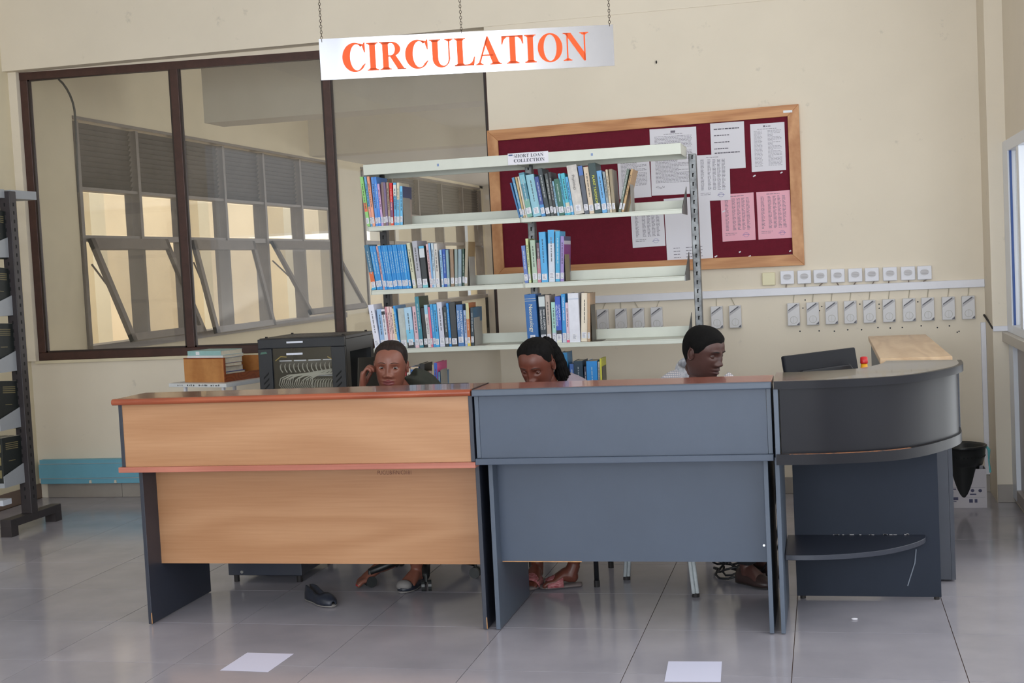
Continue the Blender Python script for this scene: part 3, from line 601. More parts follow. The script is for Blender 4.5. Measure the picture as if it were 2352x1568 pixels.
BOOKS={
 's1l':[
  (-2.5434,0.0179,0.288,-5.6,(150,210,125),'light green'),
  (-2.524,0.0137,0.288,-4.9,(110,170,220),'light blue and pink'),
  (-2.5095,0.0143,0.287,-4.0,(240,165,135),'peach'),
  (-2.4937,0.0178,0.282,-2.7,(90,150,225),'mid blue'),
  (-2.4738,0.0136,0.282,-2.8,(70,140,225),'bright blue'),
  (-2.4593,0.013,0.242,-3.3,(215,175,215),'pale pink'),
  (-2.4448,0.016,0.249,-0.5,(140,110,105),'worn brown'),
  (-2.4279,0.0124,0.247,-1.0,(120,95,140),'worn purple'),
  (-2.4147,0.0136,0.247,-0.5,(175,150,130),'tan'),
  (-2.3996,0.0159,0.242,0.8,(215,35,40),'red'),
  (-2.3816,0.0165,0.242,1.5,(100,175,220),'sky blue and white'),
  (-2.3636,0.0147,0.241,2.6,(215,205,180),'cream'),
  (-2.3474,0.0159,0.22,2.5,(110,190,235),'pale blue, navy-covered'),
 ],
 's1r':[
  (-1.6465,0.0085,0.202,-12.3,(60,115,165),'very thin blue'),
  (-1.6367,0.0141,0.23,-10.7,(90,150,190),'thin blue-grey'),
  (-1.6213,0.0101,0.231,-9.5,(190,165,120),'thin tan'),
  (-1.6098,0.0101,0.233,-9.1,(225,215,200),'thin white'),
  (-1.5983,0.0298,0.252,-8.9,(75,135,155),'teal'),
  (-1.5663,0.046,0.237,-8.2,(140,190,205),'thick pale blue'),
  (-1.5178,0.0235,0.224,-8.1,(55,75,145),'navy blue'),
  (-1.4899,0.024,0.269,-8.3,(50,60,65),'tall black'),
  (-1.4649,0.0178,0.238,-6.4,(72,77,77),'dark grey'),
  (-1.4456,0.015,0.245,-5.8,(42,42,45),'black'),
  (-1.4286,0.0111,0.194,-7.2,(150,195,220),'thin pale blue'),
  (-1.4161,0.0295,0.204,-6.7,(45,100,85),'dark green'),
  (-1.3856,0.0122,0.234,-7.7,(90,180,210),'sky blue'),
  (-1.372,0.0222,0.233,-7.2,(75,180,200),'turquoise'),
  (-1.3478,0.0138,0.212,-7.1,(80,165,215),'mid blue'),
  (-1.3325,0.0563,0.274,-6.9,(215,208,200),'very thick worn white'),
  (-1.2735,0.0248,0.267,-6.0,(80,85,98),'slate grey'),
  (-1.2472,0.0275,0.26,-5.5,(215,195,170),'cream'),
  (-1.2175,0.0401,0.277,-5.4,(38,62,62),'thick dark green'),
  (-1.1756,0.0274,0.234,-6.2,(105,170,222),'clear blue'),
  (-1.1461,0.0137,0.226,-4.8,(150,160,165),'grey'),
  (-1.1316,0.0115,0.237,-3.9,(205,190,165),'pale cream'),
  (-1.1188,0.0175,0.238,-2.9,(150,132,100),'stained brown'),
  (-1.0866,0.0136,0.238,14.0,(105,118,108),'leaning grey-green'),
  (-1.0711,0.012,0.239,15.6,(190,155,110),'leaning tan'),
 ],
 's2r':[
  (-1.6315,0.0209,0.21,-3.0,(100,125,190),'periwinkle blue'),
  (-1.6091,0.013,0.248,-2.0,(205,215,160),'thin pale yellow-green'),
  (-1.5856,0.027,0.238,-1.4,(172,192,172),'pale green'),
  (-1.558,0.0191,0.222,0.1,(95,65,78),'dark pinkish'),
  (-1.5351,0.0359,0.28,-0.9,(75,165,220),'tall sky blue'),
  (-1.4957,0.0353,0.289,1.4,(205,212,225),'tall white and blue'),
  (-1.457,0.0251,0.28,2.5,(65,165,212),'bright blue'),
  (-1.4285,0.0195,0.251,2.9,(150,130,190),'purple-covered'),
 ],
 's2l':[
  (-2.5338,0.0256,0.262,-7.5,(60,110,140),'dark teal and orange'),
  (-2.5064,0.0173,0.255,-7.3,(60,155,220),'blue'),
  (-2.4882,0.0173,0.254,-7.1,(50,145,215),'blue'),
  (-2.4695,0.0113,0.253,-7.0,(225,170,170),'thin pink'),
  (-2.4574,0.0128,0.255,-6.6,(48,150,220),'blue'),
  (-2.4441,0.0128,0.255,-6.5,(40,140,212),'blue'),
  (-2.4308,0.0128,0.254,-6.3,(62,160,226),'blue'),
  (-2.4175,0.0127,0.254,-6.1,(45,146,216),'blue'),
  (-2.4042,0.0127,0.254,-5.9,(48,150,220),'blue'),
  (-2.391,0.0127,0.254,-5.8,(40,140,212),'blue'),
  (-2.3777,0.0127,0.254,-5.6,(62,160,226),'blue'),
  (-2.3645,0.0127,0.254,-5.4,(45,146,216),'blue'),
  (-2.3513,0.0127,0.254,-5.2,(48,150,220),'blue'),
  (-2.3381,0.0127,0.254,-5.1,(40,140,212),'blue'),
  (-2.3248,0.0127,0.253,-4.9,(62,160,226),'blue'),
  (-2.3117,0.0127,0.253,-4.7,(45,146,216),'blue'),
  (-2.2877,0.0188,0.26,-5.6,(205,205,178),'pale cream-green'),
  (-2.2626,0.0293,0.269,-4.3,(175,175,185),'grey'),
  (-2.2279,0.0304,0.239,-3.5,(45,50,55),'black and white'),
  (-2.188,0.014,0.248,-3.1,(225,185,190),'pale pink'),
  (-2.1732,0.0105,0.252,-2.8,(130,180,225),'light blue'),
  (-2.1619,0.0111,0.251,-1.2,(195,212,225),'pale blue-white'),
  (-2.1494,0.0204,0.249,-1.1,(212,206,200),'white'),
  (-2.1168,0.0122,0.212,-1.0,(150,190,225),'short light blue'),
  (-2.1032,0.0174,0.214,-0.7,(38,85,175),'royal blue'),
  (-2.0842,0.0145,0.21,0.1,(130,170,185),'mottled blue'),
  (-2.0653,0.0209,0.212,1.0,(150,118,88),'mottled brown'),
  (-2.0399,0.0174,0.21,2.1,(140,158,155),'mottled grey'),
  (-2.0193,0.0185,0.209,2.9,(138,162,175),'mottled blue-grey'),
  (-1.9958,0.0116,0.211,2.6,(50,80,65),'dark green'),
  (-1.9834,0.0167,0.25,4.4,(165,152,128),'stained tan'),
 ],
 's3l':[
  (-2.535,0.0326,0.258,-6.7,(225,225,240),'thick lavender-white'),
  (-2.5008,0.027,0.23,-3.9,(150,185,225),'light blue'),
  (-2.4723,0.0208,0.229,-3.9,(225,222,232),'white, black-topped'),
  (-2.4506,0.0117,0.243,-4.1,(205,140,150),'pinkish red'),
  (-2.4382,0.0137,0.243,-3.9,(230,200,200),'pinkish white'),
  (-2.4238,0.0137,0.24,-3.7,(235,208,205),'pale pink'),
  (-2.4093,0.0157,0.231,-3.5,(235,220,180),'cream'),
  (-2.3929,0.0111,0.247,-4.8,(40,150,220),'thin bright blue'),
  (-2.38,0.0404,0.23,-2.5,(192,200,195),'stained white'),
  (-2.3374,0.0423,0.233,-3.2,(170,205,230),'pale sky blue'),
  (-2.2938,0.0236,0.238,-2.0,(225,185,195),'rose pink'),
  (-2.2673,0.0236,0.293,-3.1,(58,132,152),'tallest teal'),
  (-2.2417,0.0225,0.227,-2.6,(40,45,48),'black'),
  (-2.2178,0.02,0.243,-3.0,(215,215,215),'white'),
  (-2.1969,0.0105,0.23,-2.3,(215,110,140),'thin crimson'),
  (-2.1858,0.017,0.246,-2.5,(60,160,220),'blue'),
  (-2.168,0.0189,0.245,-1.8,(70,165,222),'blue'),
  (-2.1462,0.0294,0.255,-2.1,(205,205,220),'pale lavender'),
  (-2.1122,0.0194,0.228,-1.3,(48,58,63),'black and white'),
  (-2.092,0.0139,0.247,-1.8,(38,145,225),'thin vivid blue'),
  (-2.0758,0.0347,0.253,-1.1,(54,57,60),'thick charcoal'),
  (-2.0365,0.0361,0.237,-0.6,(75,120,175),'slate blue'),
  (-1.9983,0.0153,0.204,-0.3,(165,185,220),'short lavender-blue'),
  (-1.9817,0.0173,0.244,-0.1,(190,110,58),'orange and olive'),
  (-1.9632,0.0167,0.217,1.6,(40,62,75),'dark teal'),
 ],
 's3r':[
  (-1.6313,0.0639,0.277,-1.5,(33,98,165),'thick blue'),
  (-1.5565,0.0355,0.27,-0.8,(42,52,62),'black'),
  (-1.5187,0.0236,0.269,-0.3,(185,170,160),'greyish tan'),
  (-1.4901,0.0236,0.228,0.2,(168,214,204),'short pale green'),
  (-1.4649,0.0297,0.259,-0.2,(48,84,190),'royal blue'),
  (-1.4336,0.0229,0.27,0.5,(50,150,215),'light blue'),
  (-1.4091,0.0168,0.222,0.3,(225,195,210),'short pink'),
  (-1.3909,0.0591,0.274,-0.1,(222,222,232),'very thick white'),
  (-1.3286,0.035,0.271,3.1,(228,215,195),'cream'),
  (-1.2918,0.0155,0.27,2.5,(190,150,110),'tan and rust'),
 ],
 's4l':[
  (-2.375,0.0127,0.225,1.2,(200,70,80),'red'),
  (-2.3606,0.0213,0.223,1.9,(220,215,205),'white'),
  (-2.3363,0.047,0.232,2.0,(70,120,190),'tan and blue'),
  (-2.2847,0.0302,0.248,2.0,(38,38,40),'black'),
  (-2.2515,0.0201,0.202,2.0,(190,165,140),'tan'),
  (-2.2285,0.0176,0.205,2.0,(150,130,125),'brown-grey'),
  (-2.2084,0.011,0.241,2.0,(190,180,150),'pale tan'),
  (-2.1954,0.0186,0.252,2.0,(228,88,150),'pink and blue'),
  (-2.1752,0.013,0.198,2.0,(90,130,170),'blue'),
 ],
 's4r':[
  (-1.4512,0.0422,0.285,-0.3,(33,118,170),'tall blue'),
  (-1.3998,0.0235,0.219,-0.3,(60,100,170),'mid blue'),
  (-1.3741,0.0514,0.235,-0.8,(28,54,74),'thick navy'),
  (-1.3201,0.014,0.202,-0.1,(60,60,80),'thin dark'),
  (-1.3048,0.0601,0.232,-0.1,(45,140,215),'thick bright blue'),
  (-1.2425,0.0117,0.227,0.2,(185,180,175),'thin grey'),
  (-1.2301,0.01,0.244,0.1,(205,200,70),'yellow'),
 ],
}
# ------------------------------------------------------------------ short loan bookcase
SHELF = mat('pale grey green enamel', (206, 209, 198), .4, var=.03, scale=9)
STEEL = mat('worn galvanised upright', (132, 134, 135), .4, .6, rgb2=(78, 78, 79), scale=14)
SHADEPOST = mat('shaded upright enamel', (52, 50, 52), .5, var=.2, scale=15)  # shade on the left upright put into its colour
SLOT = mat('slot shadow black', (16, 16, 17), .8)
BEND = mat('grey enamel bookend', (152, 148, 140), .45, var=.06, scale=10)
BENDD = mat('dark bronze bookend', (78, 73, 64), .45)
YF = 7.25
bc = thing('bookcase', 'pale metal two-bay bookcase with a short loan label on its top', 'bookcase', (-1.63, 7.45, 0))
XA, XM, XB = -2.54, -1.632, -.728
for xa, xb in ((XA, XM-.004), (XM+.0, XB)):
    b = MB(); b.box(xa, xb, YF-.01, YF, 2.082, 2.142); b.box(xa, xb, YF, YF+.33, 2.136, 2.142); b.box(xa, xb, YF+.29, YF+.30, 2.075, 2.136); b.box(xa, xa+.004, YF, YF+.3, 2.082, 2.136); b.box(xb-.004, xb, YF, YF+.3, 2.082, 2.136)
    b.build('canopy', SHELF, bc, bevel=.002)
for x, mt in ((-2.555, SHADEPOST), (-1.655, STEEL), (-.715, STEEL)):
    p = MB().box(x, x+.042, YF+.26, YF+.315, .0, 2.10).build('upright', mt, bc, bevel=.004)
    b = MB()
    for k in range(40):
        z = .12+k*.05; b.box(x+.017, x+.024, YF+.2592, YF+.2605, z, z+.022); b.box(x+.021, x+.027, YF+.2592, YF+.2605, z+.016, z+.022)
    b.build('slots', SLOT, p)['kind'] = 'stuff'
    MB().box(x-.005, x+.047, YF-.02, YF+.62, 0, .05, b=.004).build('foot', mt, bc)
ZS = [1.789, 1.424, 1.083, .742, .36]
for z in ZS:
    for xa, xb in ((XA+.006, XM-.008), (XM+.004, XB-.008)):
        b = MB(); b.box(xa, xb, YF, YF+.25, z-.006, z); b.box(xa, xb, YF, YF+.004, z-.026, z-.006); b.box(xa, xb, YF+.246, YF+.25, z, z+.056)
        b.build('shelf', SHELF, bc, bevel=.0012)
    for xx, side in ((XM-.006, 0), (XM+.0, 0), (XB-.008, 1)):
        b = MB(); b.prism([(YF-.004, z-.028), (YF+.262, z-.028), (YF+.262, z+.13), (YF+.215, z+.105), (YF+.0, z+.006)] if side else [(YF, z-.026), (YF+.262, z-.026), (YF+.262, z+.10), (YF+.2, z+.045), (YF, z+.004)], xx, xx+.0035, 'x')
        b.build('shelf_bracket', STEEL if side else SHELF, bc)
    b = MB(); b.prism([(YF, z-.026), (YF+.262, z-.026), (YF+.262, z+.10), (YF, z+.004)], XA+.0, XA+.0035, 'x'); b.build('shelf_bracket', SHELF, bc)
lb = MB().box(-1.688, -1.458, YF-.0125, YF-.0108, 2.085, 2.148).build('paper_label', PAPER, bc)
b = MB(); serif_text(b, 'SHORT LOAN', (-1.655, YF-.0132, 2.1225), (1, 0, .0), (0, 0, 1), .018, width=.17); serif_text(b, 'COLLECTION', (-1.655, YF-.0132, 2.0965), (1, 0, .0), (0, 0, 1), .018, width=.175)
b.build('lettering', mat('label print', (88, 88, 98), .8), lb)
b = MB(); b.box(-1.683, -1.66, YF-.0131, YF-.0127, 2.134, 2.142); b.build('tiny_logo', mat('blue grey logo', (70, 90, 130), .7), lb)
for x in (-2.10, -1.22): MB().box(x, x+.011, YF-.0115, YF-.0101, 2.105, 2.119).build('bay_sticker', mat('blue sticker', (130, 150, 190), .6), bc)
# ------------------------------------------------------------------ books
PAGES = mat('paper pages', (214, 205, 186), .9, var=.08, scale=40, stretch=(40, 1, 1))
SPLAB = mat('white spine label', (226, 226, 232), .7); SPINK = mat('label ink', (150, 150, 166), .8)
CM = {}
def cover(c, worn=False):
    k = (tuple(c), worn)
    if k not in CM: CM[k] = mat('book cover %d_%d_%d%s' % (*c, '_worn' if worn else ''), c, .42, var=.05 if not worn else 0, scale=25, rgb2=tuple(int(q*.6+55) for q in c) if worn else None)
    return CM[k]
TXT = {  # extra printed bands and titles: (shelf, index) -> list of (z0 frac, z1 frac, colour) bands, titles
 ('s1l', 1): dict(bands=[(.18, .4, (230, 160, 150))]), ('s1l', 9): dict(bands=[(0, .1, (225, 90, 60)), (.1, .2, (90, 120, 60)), (.2, .55, (120, 80, 120))]), ('s1l', 10): dict(bands=[(.68, .95, (225, 225, 220))]), ('s1l', 11): dict(bands=[(0, .6, (95, 175, 220))]),
 ('s1l', 0): dict(bands=[(.3, .48, (225, 110, 80))]), ('s1l', 12): dict(side=[(.68, 1, (58, 74, 112)), (0, .68, (165, 150, 140))]),
 ('s1r', 4): dict(bands=[(0, .4, (115, 165, 150)), (.75, .95, (120, 180, 195))]), ('s1r', 6): dict(bands=[(0, .3, (70, 140, 200))]),
 ('s1r', 15): dict(t=[('Physiology', (70, 66, 66), .8, .02)]), ('s1r', 16): dict(bands=[(.8, 1, (70, 110, 180))], t=[('', (0, 0, 0), 0, 0)]),
 ('s1r', 18): dict(t=[('PLANT TAXONOMY', (225, 225, 70), .76, .019)]), ('s1r', 13): dict(bands=[(.05, .3, (205, 205, 185))]),
 ('s2r', 5): dict(bands=[(.74, 1, (70, 165, 222))]), ('s2r', 7): dict(side=[(.9, 1, (60, 60, 100)), (.82, .9, (190, 185, 200)), (.5, .82, (125, 45, 125)), (.2, .5, (60, 62, 92)), (0, .2, (150, 140, 160))]), ('s2r', 3): dict(bands=[(0, .6, (190, 120, 135))]),
 ('s2l', 0): dict(bands=[(.08, .4, (215, 105, 55)), (0, .06, (60, 165, 215))]), ('s2l', 18): dict(bands=[(.72, .94, (205, 210, 215)), (.94, 1, (90, 180, 220)), (0, .12, (120, 190, 200))], t=[]), ('s2l', 30): dict(side=[(.6, 1, (150, 128, 92)), (0, .6, (160, 154, 142))]),
 ('s3l', 2): dict(bands=[(.86, .95, (40, 42, 48))]), ('s3l', 9): dict(bands=[(0, .14, (40, 44, 46)), (.14, .45, (120, 195, 230))]), ('s3l', 13): dict(bands=[(.78, 1, (150, 200, 225))], t=[('MATHEMATICS', (60, 60, 62), .70, .014)]),
 ('s3l', 12): dict(t=[]), ('s3l', 21): dict(t=[('HUMAN COMPUTER', (225, 232, 240), .86, .0165), ('INTERACTION', (225, 232, 240), .86, .0165)]), ('s3l', 23): dict(bands=[(.63, 1, (196, 196, 150)), (0, .14, (225, 205, 90))]), ('s3l', 24): dict(side=[(.62, 1, (35, 95, 130)), (0, .62, (150, 146, 138))]),
 ('s3l', 20): dict(t=[]), ('s3l', 11): dict(side=[(.78, 1, (52, 78, 50)), (0, .78, (60, 60, 62))]),
 ('s3r', 0): dict(t=[('Neonatology', (235, 228, 190), .80, .030)], bands=[(.905, .915, (225, 220, 190)), (.86, .87, (225, 220, 190))]), ('s3r', 1): dict(bands=[(.76, .97, (200, 208, 210))], t=[('BASIC & CLINICAL', (235, 235, 238), .70, .014), ('PHARMACOLOGY', (235, 235, 238), .70, .014)]),
 ('s3r', 4): dict(bands=[(0, .16, (220, 220, 205)), (.16, .27, (28, 30, 42))], t=[('COMMUNITY', (228, 232, 245), .82, .0145), ('HEALTH NURSING', (228, 232, 245), .82, .0145)]), ('s3r', 5): dict(bands=[(0, .18, (200, 205, 220))], t=[('NURSING CARE PLANS', (228, 240, 250), .93, .0125)]),
 ('s3r', 6): dict(bands=[(0, .06, (230, 90, 130))]), ('s3r', 7): dict(bands=[(.875, .885, (60, 120, 170))], t=[]), ('s3r', 3): dict(bands=[(0, .25, (200, 205, 220))]),
 ('s4l', 2): dict(bands=[(.93, 1, (205, 185, 160))]), ('s4l', 7): dict(bands=[(.52, 1, (60, 100, 190))]), ('s4r', 6): dict(side=[(.8, 1, (200, 196, 60)), (0, .8, (200, 198, 160))]),
}
PLACE = {'s1l': 'bookcase\'s upper left shelf', 's1r': 'bookcase\'s upper right shelf', 's2l': 'bookcase\'s second left shelf', 's2r': 'bookcase\'s second right shelf', 's3l': 'bookcase\'s third left shelf', 's3r': 'bookcase\'s third right shelf', 's4l': 'bookcase\'s lowest visible left shelf', 's4r': 'bookcase\'s lowest visible right shelf'}
def book(label, group, w, h, dp, c, lean, loc, spec=None, lab=True, worn=False, seed=0):
    """a book standing with its spine to the front; local origin at bottom front left"""
    spec = spec or {}; rnd = random.Random(seed); th = min(.0022, w*.16)
    rt = local_root('book', label, 'book', loc, (0, R(lean), 0), group)
    ox = 0 if lean <= 0 else -w           # pivot on the lower edge it leans over
    b = MB(); b.box(ox, ox+th, 0, dp, 0, h); b.box(ox+w-th, ox+w, 0, dp, 0, h); b.box(ox+th, ox+w-th, 0, .0025, 0, h)
    b.build('cover', cover(c, worn), rt, world=False, bevel=.0006)
    b = MB(); b.box(ox+th, ox+w-th, .0026, dp-.004, .002, h-.003); b.build('page_block', PAGES, rt, world=False)
    yy = -.0004
    for (z0, z1, bcx) in spec.get('bands', []):
        b = MB(); b.box(ox+.0002, ox+w-.0002, yy, 0, z0*h+.0004, z1*h-.0004); b.build('spine_band', cover(bcx), rt, world=False)
    for (z0, z1, bcx) in spec.get('side', []):
        b = MB(); b.box(ox+w, ox+w+.0004, .001, dp-.001, z0*h, z1*h); b.build('cover_print', cover(bcx), rt, world=False)
    ts = spec.get('t')
    if ts:
        b = MB(); n = len(ts); hit = False
        for k, (tx, tc, z1, sz) in enumerate(ts):
            if tx: put_text(b, tx, sz, (ox+w*(1-(k+.5)/n) - sz*.35, -.0009, z1*h), (0, 0, -1), (1, 0, 0), squeeze=1.0); hit = tc
        if hit: b.build('spine_title', mat('title %d_%d_%d' % hit, hit, .6), rt, world=False)
    elif ts is None and w > .011 and not worn:
        lum = sum(c)/3; b = MB(); z = h*.86
        wd = min(w*.28, .006)
        while z > h*.38:
            l = .006+rnd.random()*.02; b.box(ox+w/2-wd/2, ox+w/2+wd/2, -.0008, 0, max(z-l, h*.36), z)
            z -= l+.004
        tcx = tuple(int(q*.55) for q in c) if lum > 150 else tuple(min(255, int(q*.4+130)) for q in c)
        b.build('spine_title', cover(tcx), rt, world=False)
    if lab and w > .0095:
        lw = min(w*.86, .028); z0 = .012+rnd.random()*.008
        sl = MB().box(ox+w/2-lw/2, ox+w/2+lw/2, -.0012, -.0005, z0, z0+.034).build('spine_label', SPLAB, rt, world=False)
        b = MB()
        for q in range(4): b.box(ox+w/2-lw*.34, ox+w/2+lw*(.1+.22*rnd.random()), -.0014, -.0012, z0+.005+q*.007, z0+.008+q*.007)
        b.build('call_number', SPINK, sl, world=False)
    return rt
for key, rows in BOOKS.items():
    z = ZS[int(key[1])-1]; n = len(rows); prev = None
    for i, (x, w_, h, lean, c, desc) in enumerate(rows):
        if h > .335: h = .30
        side = 1 if lean > 0 else 0
        if w_ > .03 or 'pale' in desc or 'cover' in desc: kind = 'book'
        else: kind = 'book'
        lab = '%s book, %s from left on the %s' % (desc, ORDS[i], PLACE[key])
        worn = any(k in desc for k in ('worn', 'mottled', 'stained', 'rust'))
        sp = TXT.get((key, i))
        if sp is not None and 't' not in sp: sp = dict(sp); sp['t'] = None
        book(lab, 'books on the short loan bookcase', w_, h, .155+.05*((i*37) % 10)/10, c, lean, (x + (w_ if side else 0), YF+.012+.012*((i*53) % 7)/7, z+.0004), sp, True, worn, i*7+len(key)+ord(key[1])*13+ord(key[2]))
def bookend(label, x, z, h, dp, m_):
    b = MB(); b.box(x, x+.0018, YF+.02, YF+.02+dp, z+.0005, z+h); b.box(x, x+.055, YF+.02, YF+.02+dp, z+.0005, z+.002)
    tag(b.build('bookend', m_, bevel=.0005), label, 'bookend', 'bookends on the short loan bookcase')
for key, lab_, h_, m_ in (('s1l', 'grey metal bookend closing the row on the upper left shelf', .155, BEND), ('s1r', 'grey bookend beside the leaning tan book on the upper right shelf', .15, BEND), ('s2l', 'grey bookend at the end of the second left shelf', .165, BEND),
        ('s2r', 'olive bookend beside the purple book on the second right shelf', .15, mat('olive bookend', (122, 112, 84), .5)), ('s3l', 'grey bookend beside the dark teal book on the third left shelf', .16, BEND), ('s3r', 'dark bookend at the end of the third right shelf', .205, BENDD),
        ('s4l', 'tan bookend on the lowest visible left shelf', .21, BEND), ('s4r', 'dark bookend beside the yellow book on the lowest visible right shelf', .20, BENDD)):
    x, w_, h, lean = BOOKS[key][-1][:4]
    bookend(lab_, x+w_+.002+max(0, math.tan(R(lean)))*h_, ZS[int(key[1])-1], h_, .13, m_)
# ------------------------------------------------------------------ dark thesis rack at the left edge
RK = mat('dark brown rack enamel', (52, 46, 48), .5, var=.12, scale=12); RG = mat('light grey rack enamel', (158, 162, 168), .45, var=.05)
rk = thing('book_rack', 'dark steel thesis rack with light grey shelf brackets at the left edge', 'bookcase', (-5.2, 7.47, 0))
XE = -4.99
for x in (XE-.04, XE-.95): 
    p = MB().box(x, x+.075, 7.435, 7.505, .10, 2.15).build('upright', RK, rk, bevel=.004)
    b = MB()
    for k in range(36): b.box(x+.0745, x+.0757, 7.463, 7.475, .2+k*.053, .222+k*.053); b.box(x+.03, x+.04, 7.4342, 7.4355, .2+k*.053, .222+k*.053)
    b.build('slots', SLOT, p)['kind'] = 'stuff'
    MB().box(x, x+.075, 7.205, 7.765, .058, .108, b=.003).build('base_bar', RK, rk)
    MB().box(x, x+.075, 7.205, 7.28, 0, .06).build('foot', RK, rk); MB().box(x, x+.075, 7.69, 7.765, 0, .06).build('foot', RK, rk)
ZR = [1.735, 1.37, 1.019, .661, .305]
for z in ZR:
    for sgn in (-1,):
        ya, ye = (7.22, 7.435) if sgn < 0 else (7.715, 7.505)
        b = MB(); b.prism([(ya, z), (ye, z), (ye, z+.125), (ya, z+.072)], XE-.003, XE+.001, 'x'); b.build('bracket', RG, rk)
        b = MB(); b.box(XE-.95, XE-.003, min(ya, ye), max(ya, ye), z+.004, z+.01); b.box(XE-.95, XE-.003, ya-.001 if sgn < 0 else ya, ya+.002, z+.0, z+.03); b.build('shelf', RG, rk)
for sgn in (-1, 1):
    ya, ye = (7.22, 7.435) if sgn < 0 else (7.785, 7.505)
    MB().box(XE-.95, XE, min(ya, ye), max(ya, ye), 2.108, 2.162).build('top_shelf', RG, rk)
MB().box(XE-.95, XE-.04, 7.25, 7.34, .188, .222).build('base_shelf', mat('pale rack shelf', (205, 210, 222), .4), rk)
THC = mat('black thesis cloth', (24, 30, 30), .55, var=.1, scale=60); GOLD = mat('dull gold lettering', (122, 112, 78), .5)
for k, z in enumerate(ZR):
    for q in range(3):
        hh = .30; x1 = XE-.008-q*.046
        rt = local_root('thesis_book', ('black bound thesis, %s from the post on the %s shelf of the dark rack' % (ORDS[q], ['top', 'second', 'middle', 'fourth', 'lowest'][k])), 'book', (x1, 7.228, z+.0105), (R([-6, -4, -3, -5, -2][k]), 0, 0), 'bound theses on the dark rack')
        b = MB(); b.box(-.038, 0, 0, .20, 0, hh, b=.002); b.build('cover', THC, rt, world=False)
        b = MB(); b.box(-.034, -.004, .004, .1995, hh, hh+.0006); b.build('page_block', PAGES, rt, world=False)
        b = MB()
        if q == 0:
            for r in range(4): b.box(0, .0006, .035, .165, hh-.04-r*.012, hh-.035-r*.012)
            b.box(0, .0006, .06, .13, hh-.15, hh-.146)
        for r in range(3): b.box(-.026, -.012, -.0006, 0, .05+.08*r, .10+.08*r)
        b.build('gold_lettering', GOLD, rt, world=False)
# ------------------------------------------------------------------ wall trunking, sockets and boxes
PVC = mat('white pvc', (226, 226, 234), .4, var=.02, scale=10); PVC2 = mat('pvc face', (214, 212, 214), .45)
b = MB(); b.box(-1.62, .9445, YW-.022, YW-.0005, 1.255, 1.303, b=.003); tag(b.build('cable_trunking', PVC), 'long white horizontal cable trunking along the back wall', 'trunking')
b = MB(); b.box(.945, XR-.02, YP-.02, YP-.0005, 1.005, 1.035, b=.002); tag(b.build('cable_trunking', PVC), 'short white trunking across the right corner pilaster', 'trunking')
b = MB(); b.box(.915, .9445, YW-.02, YW-.0005, .11, 1.04, b=.002); tag(b.build('cable_trunking', PVC), 'white vertical trunking in the right corner behind the bin', 'trunking')
b = MB(); b.tube([(.935, YW-.03, 1.085), (.943, 8.3, 1.05), (.944, YP-.005, 1.025)], .007, 6); tag(b.build('black_cable', INK), 'short black cable at the right corner joining the two trunkings', 'cable')
blue = thing('blue_trunking', 'light blue cable trunking low on the wall at the left', 'trunking', (-4.5, 8.6, .107))
BLUE = mat('sky blue pvc', (112, 172, 194), .4, var=.04, scale=8)
MB().box(-5.605, -3.0, 8.545, 8.599, .108, .284, b=.002).build('trunking_body', BLUE, blue)
MB().box(-5.61, -3.0, 8.538, 8.5445, .150, .252, b=.0015).build('cover_strip', BLUE, blue)
b = MB(); b.box(-5.60, -3.0, 8.5375, 8.5445, .146, .149); b.box(-5.60, -3.0, 8.5375, 8.5445, .2535, .2555); b.build('seam_lines', mat('pale seam', (190, 190, 190), .5), blue)
for x in (-5.21, -5.01):
    b = MB(); b.prism([(x, .112), (x+.02, .112), (x+.016, .135), (x+.003, .132)], 8.537, 8.5445, 'y'); b.build('chip', mat('chip plaster', (215, 208, 190), .8), blue)
# socket row
SX = [-.224, -.12, -.022, .083, .188, .287, .395, .501, .598]
for k, x in enumerate(SX):
    z = 1.366 - .009*k/8
    r = thing('wall_socket', 'white square wall socket above the trunking, %s from the left' % ORDS[k], 'socket', (x, YW, z-.042), 'sockets above the trunking')
    MB().box(x-.042, x+.042, YW-.028, YW-.0005, z-.042, z+.042, b=.004).build('plate', PVC, r)
    b = MB(); n = 20; b.prism([(x+.026*math.cos(2*math.pi*j/n), z+.004+.019*math.sin(2*math.pi*j/n)) for j in range(n)], YW-.031, YW-.0282, 'y'); g = b.build('grille', mat('grey socket face', (204, 202, 206), .5), r)
    b = MB()
    for q in range(3): b.box(x-.02, x+.02, YW-.0318, YW-.0311, z-.006+q*.009, z-.003+q*.009)
    b.build('grille_slot', mat('slot grey', (170, 166, 170), .6), g)
    b = MB(); b.tube([(x-.008+.01*(k % 3), YW-.02, z-.041), (x-.01+.012*(k % 2), YW-.018, 1.303)], .0035, 5); b.build('lead', mat('grey brown lead', (128, 112, 102), .6), r)
tag(MB().box(-.378, -.298, YW-.02, YW-.0005, 1.322, 1.402, b=.004).build('blank_plate', mat('yellowed plastic', (228, 220, 184), .45)), 'yellowed blank wall plate left of the socket row', 'plate')
BX = [-1.401, -1.282, -1.169, -1.051, -.669, -.554, -.193, -.076, .038, .151, .266, .382, .501, .611, .731, .847]
STR = mat('dark stripe', (92, 90, 98), .5); STR2 = mat('grey stripe', (182, 180, 184), .5); EMB = mat('pale emblem', (202, 200, 196), .5)
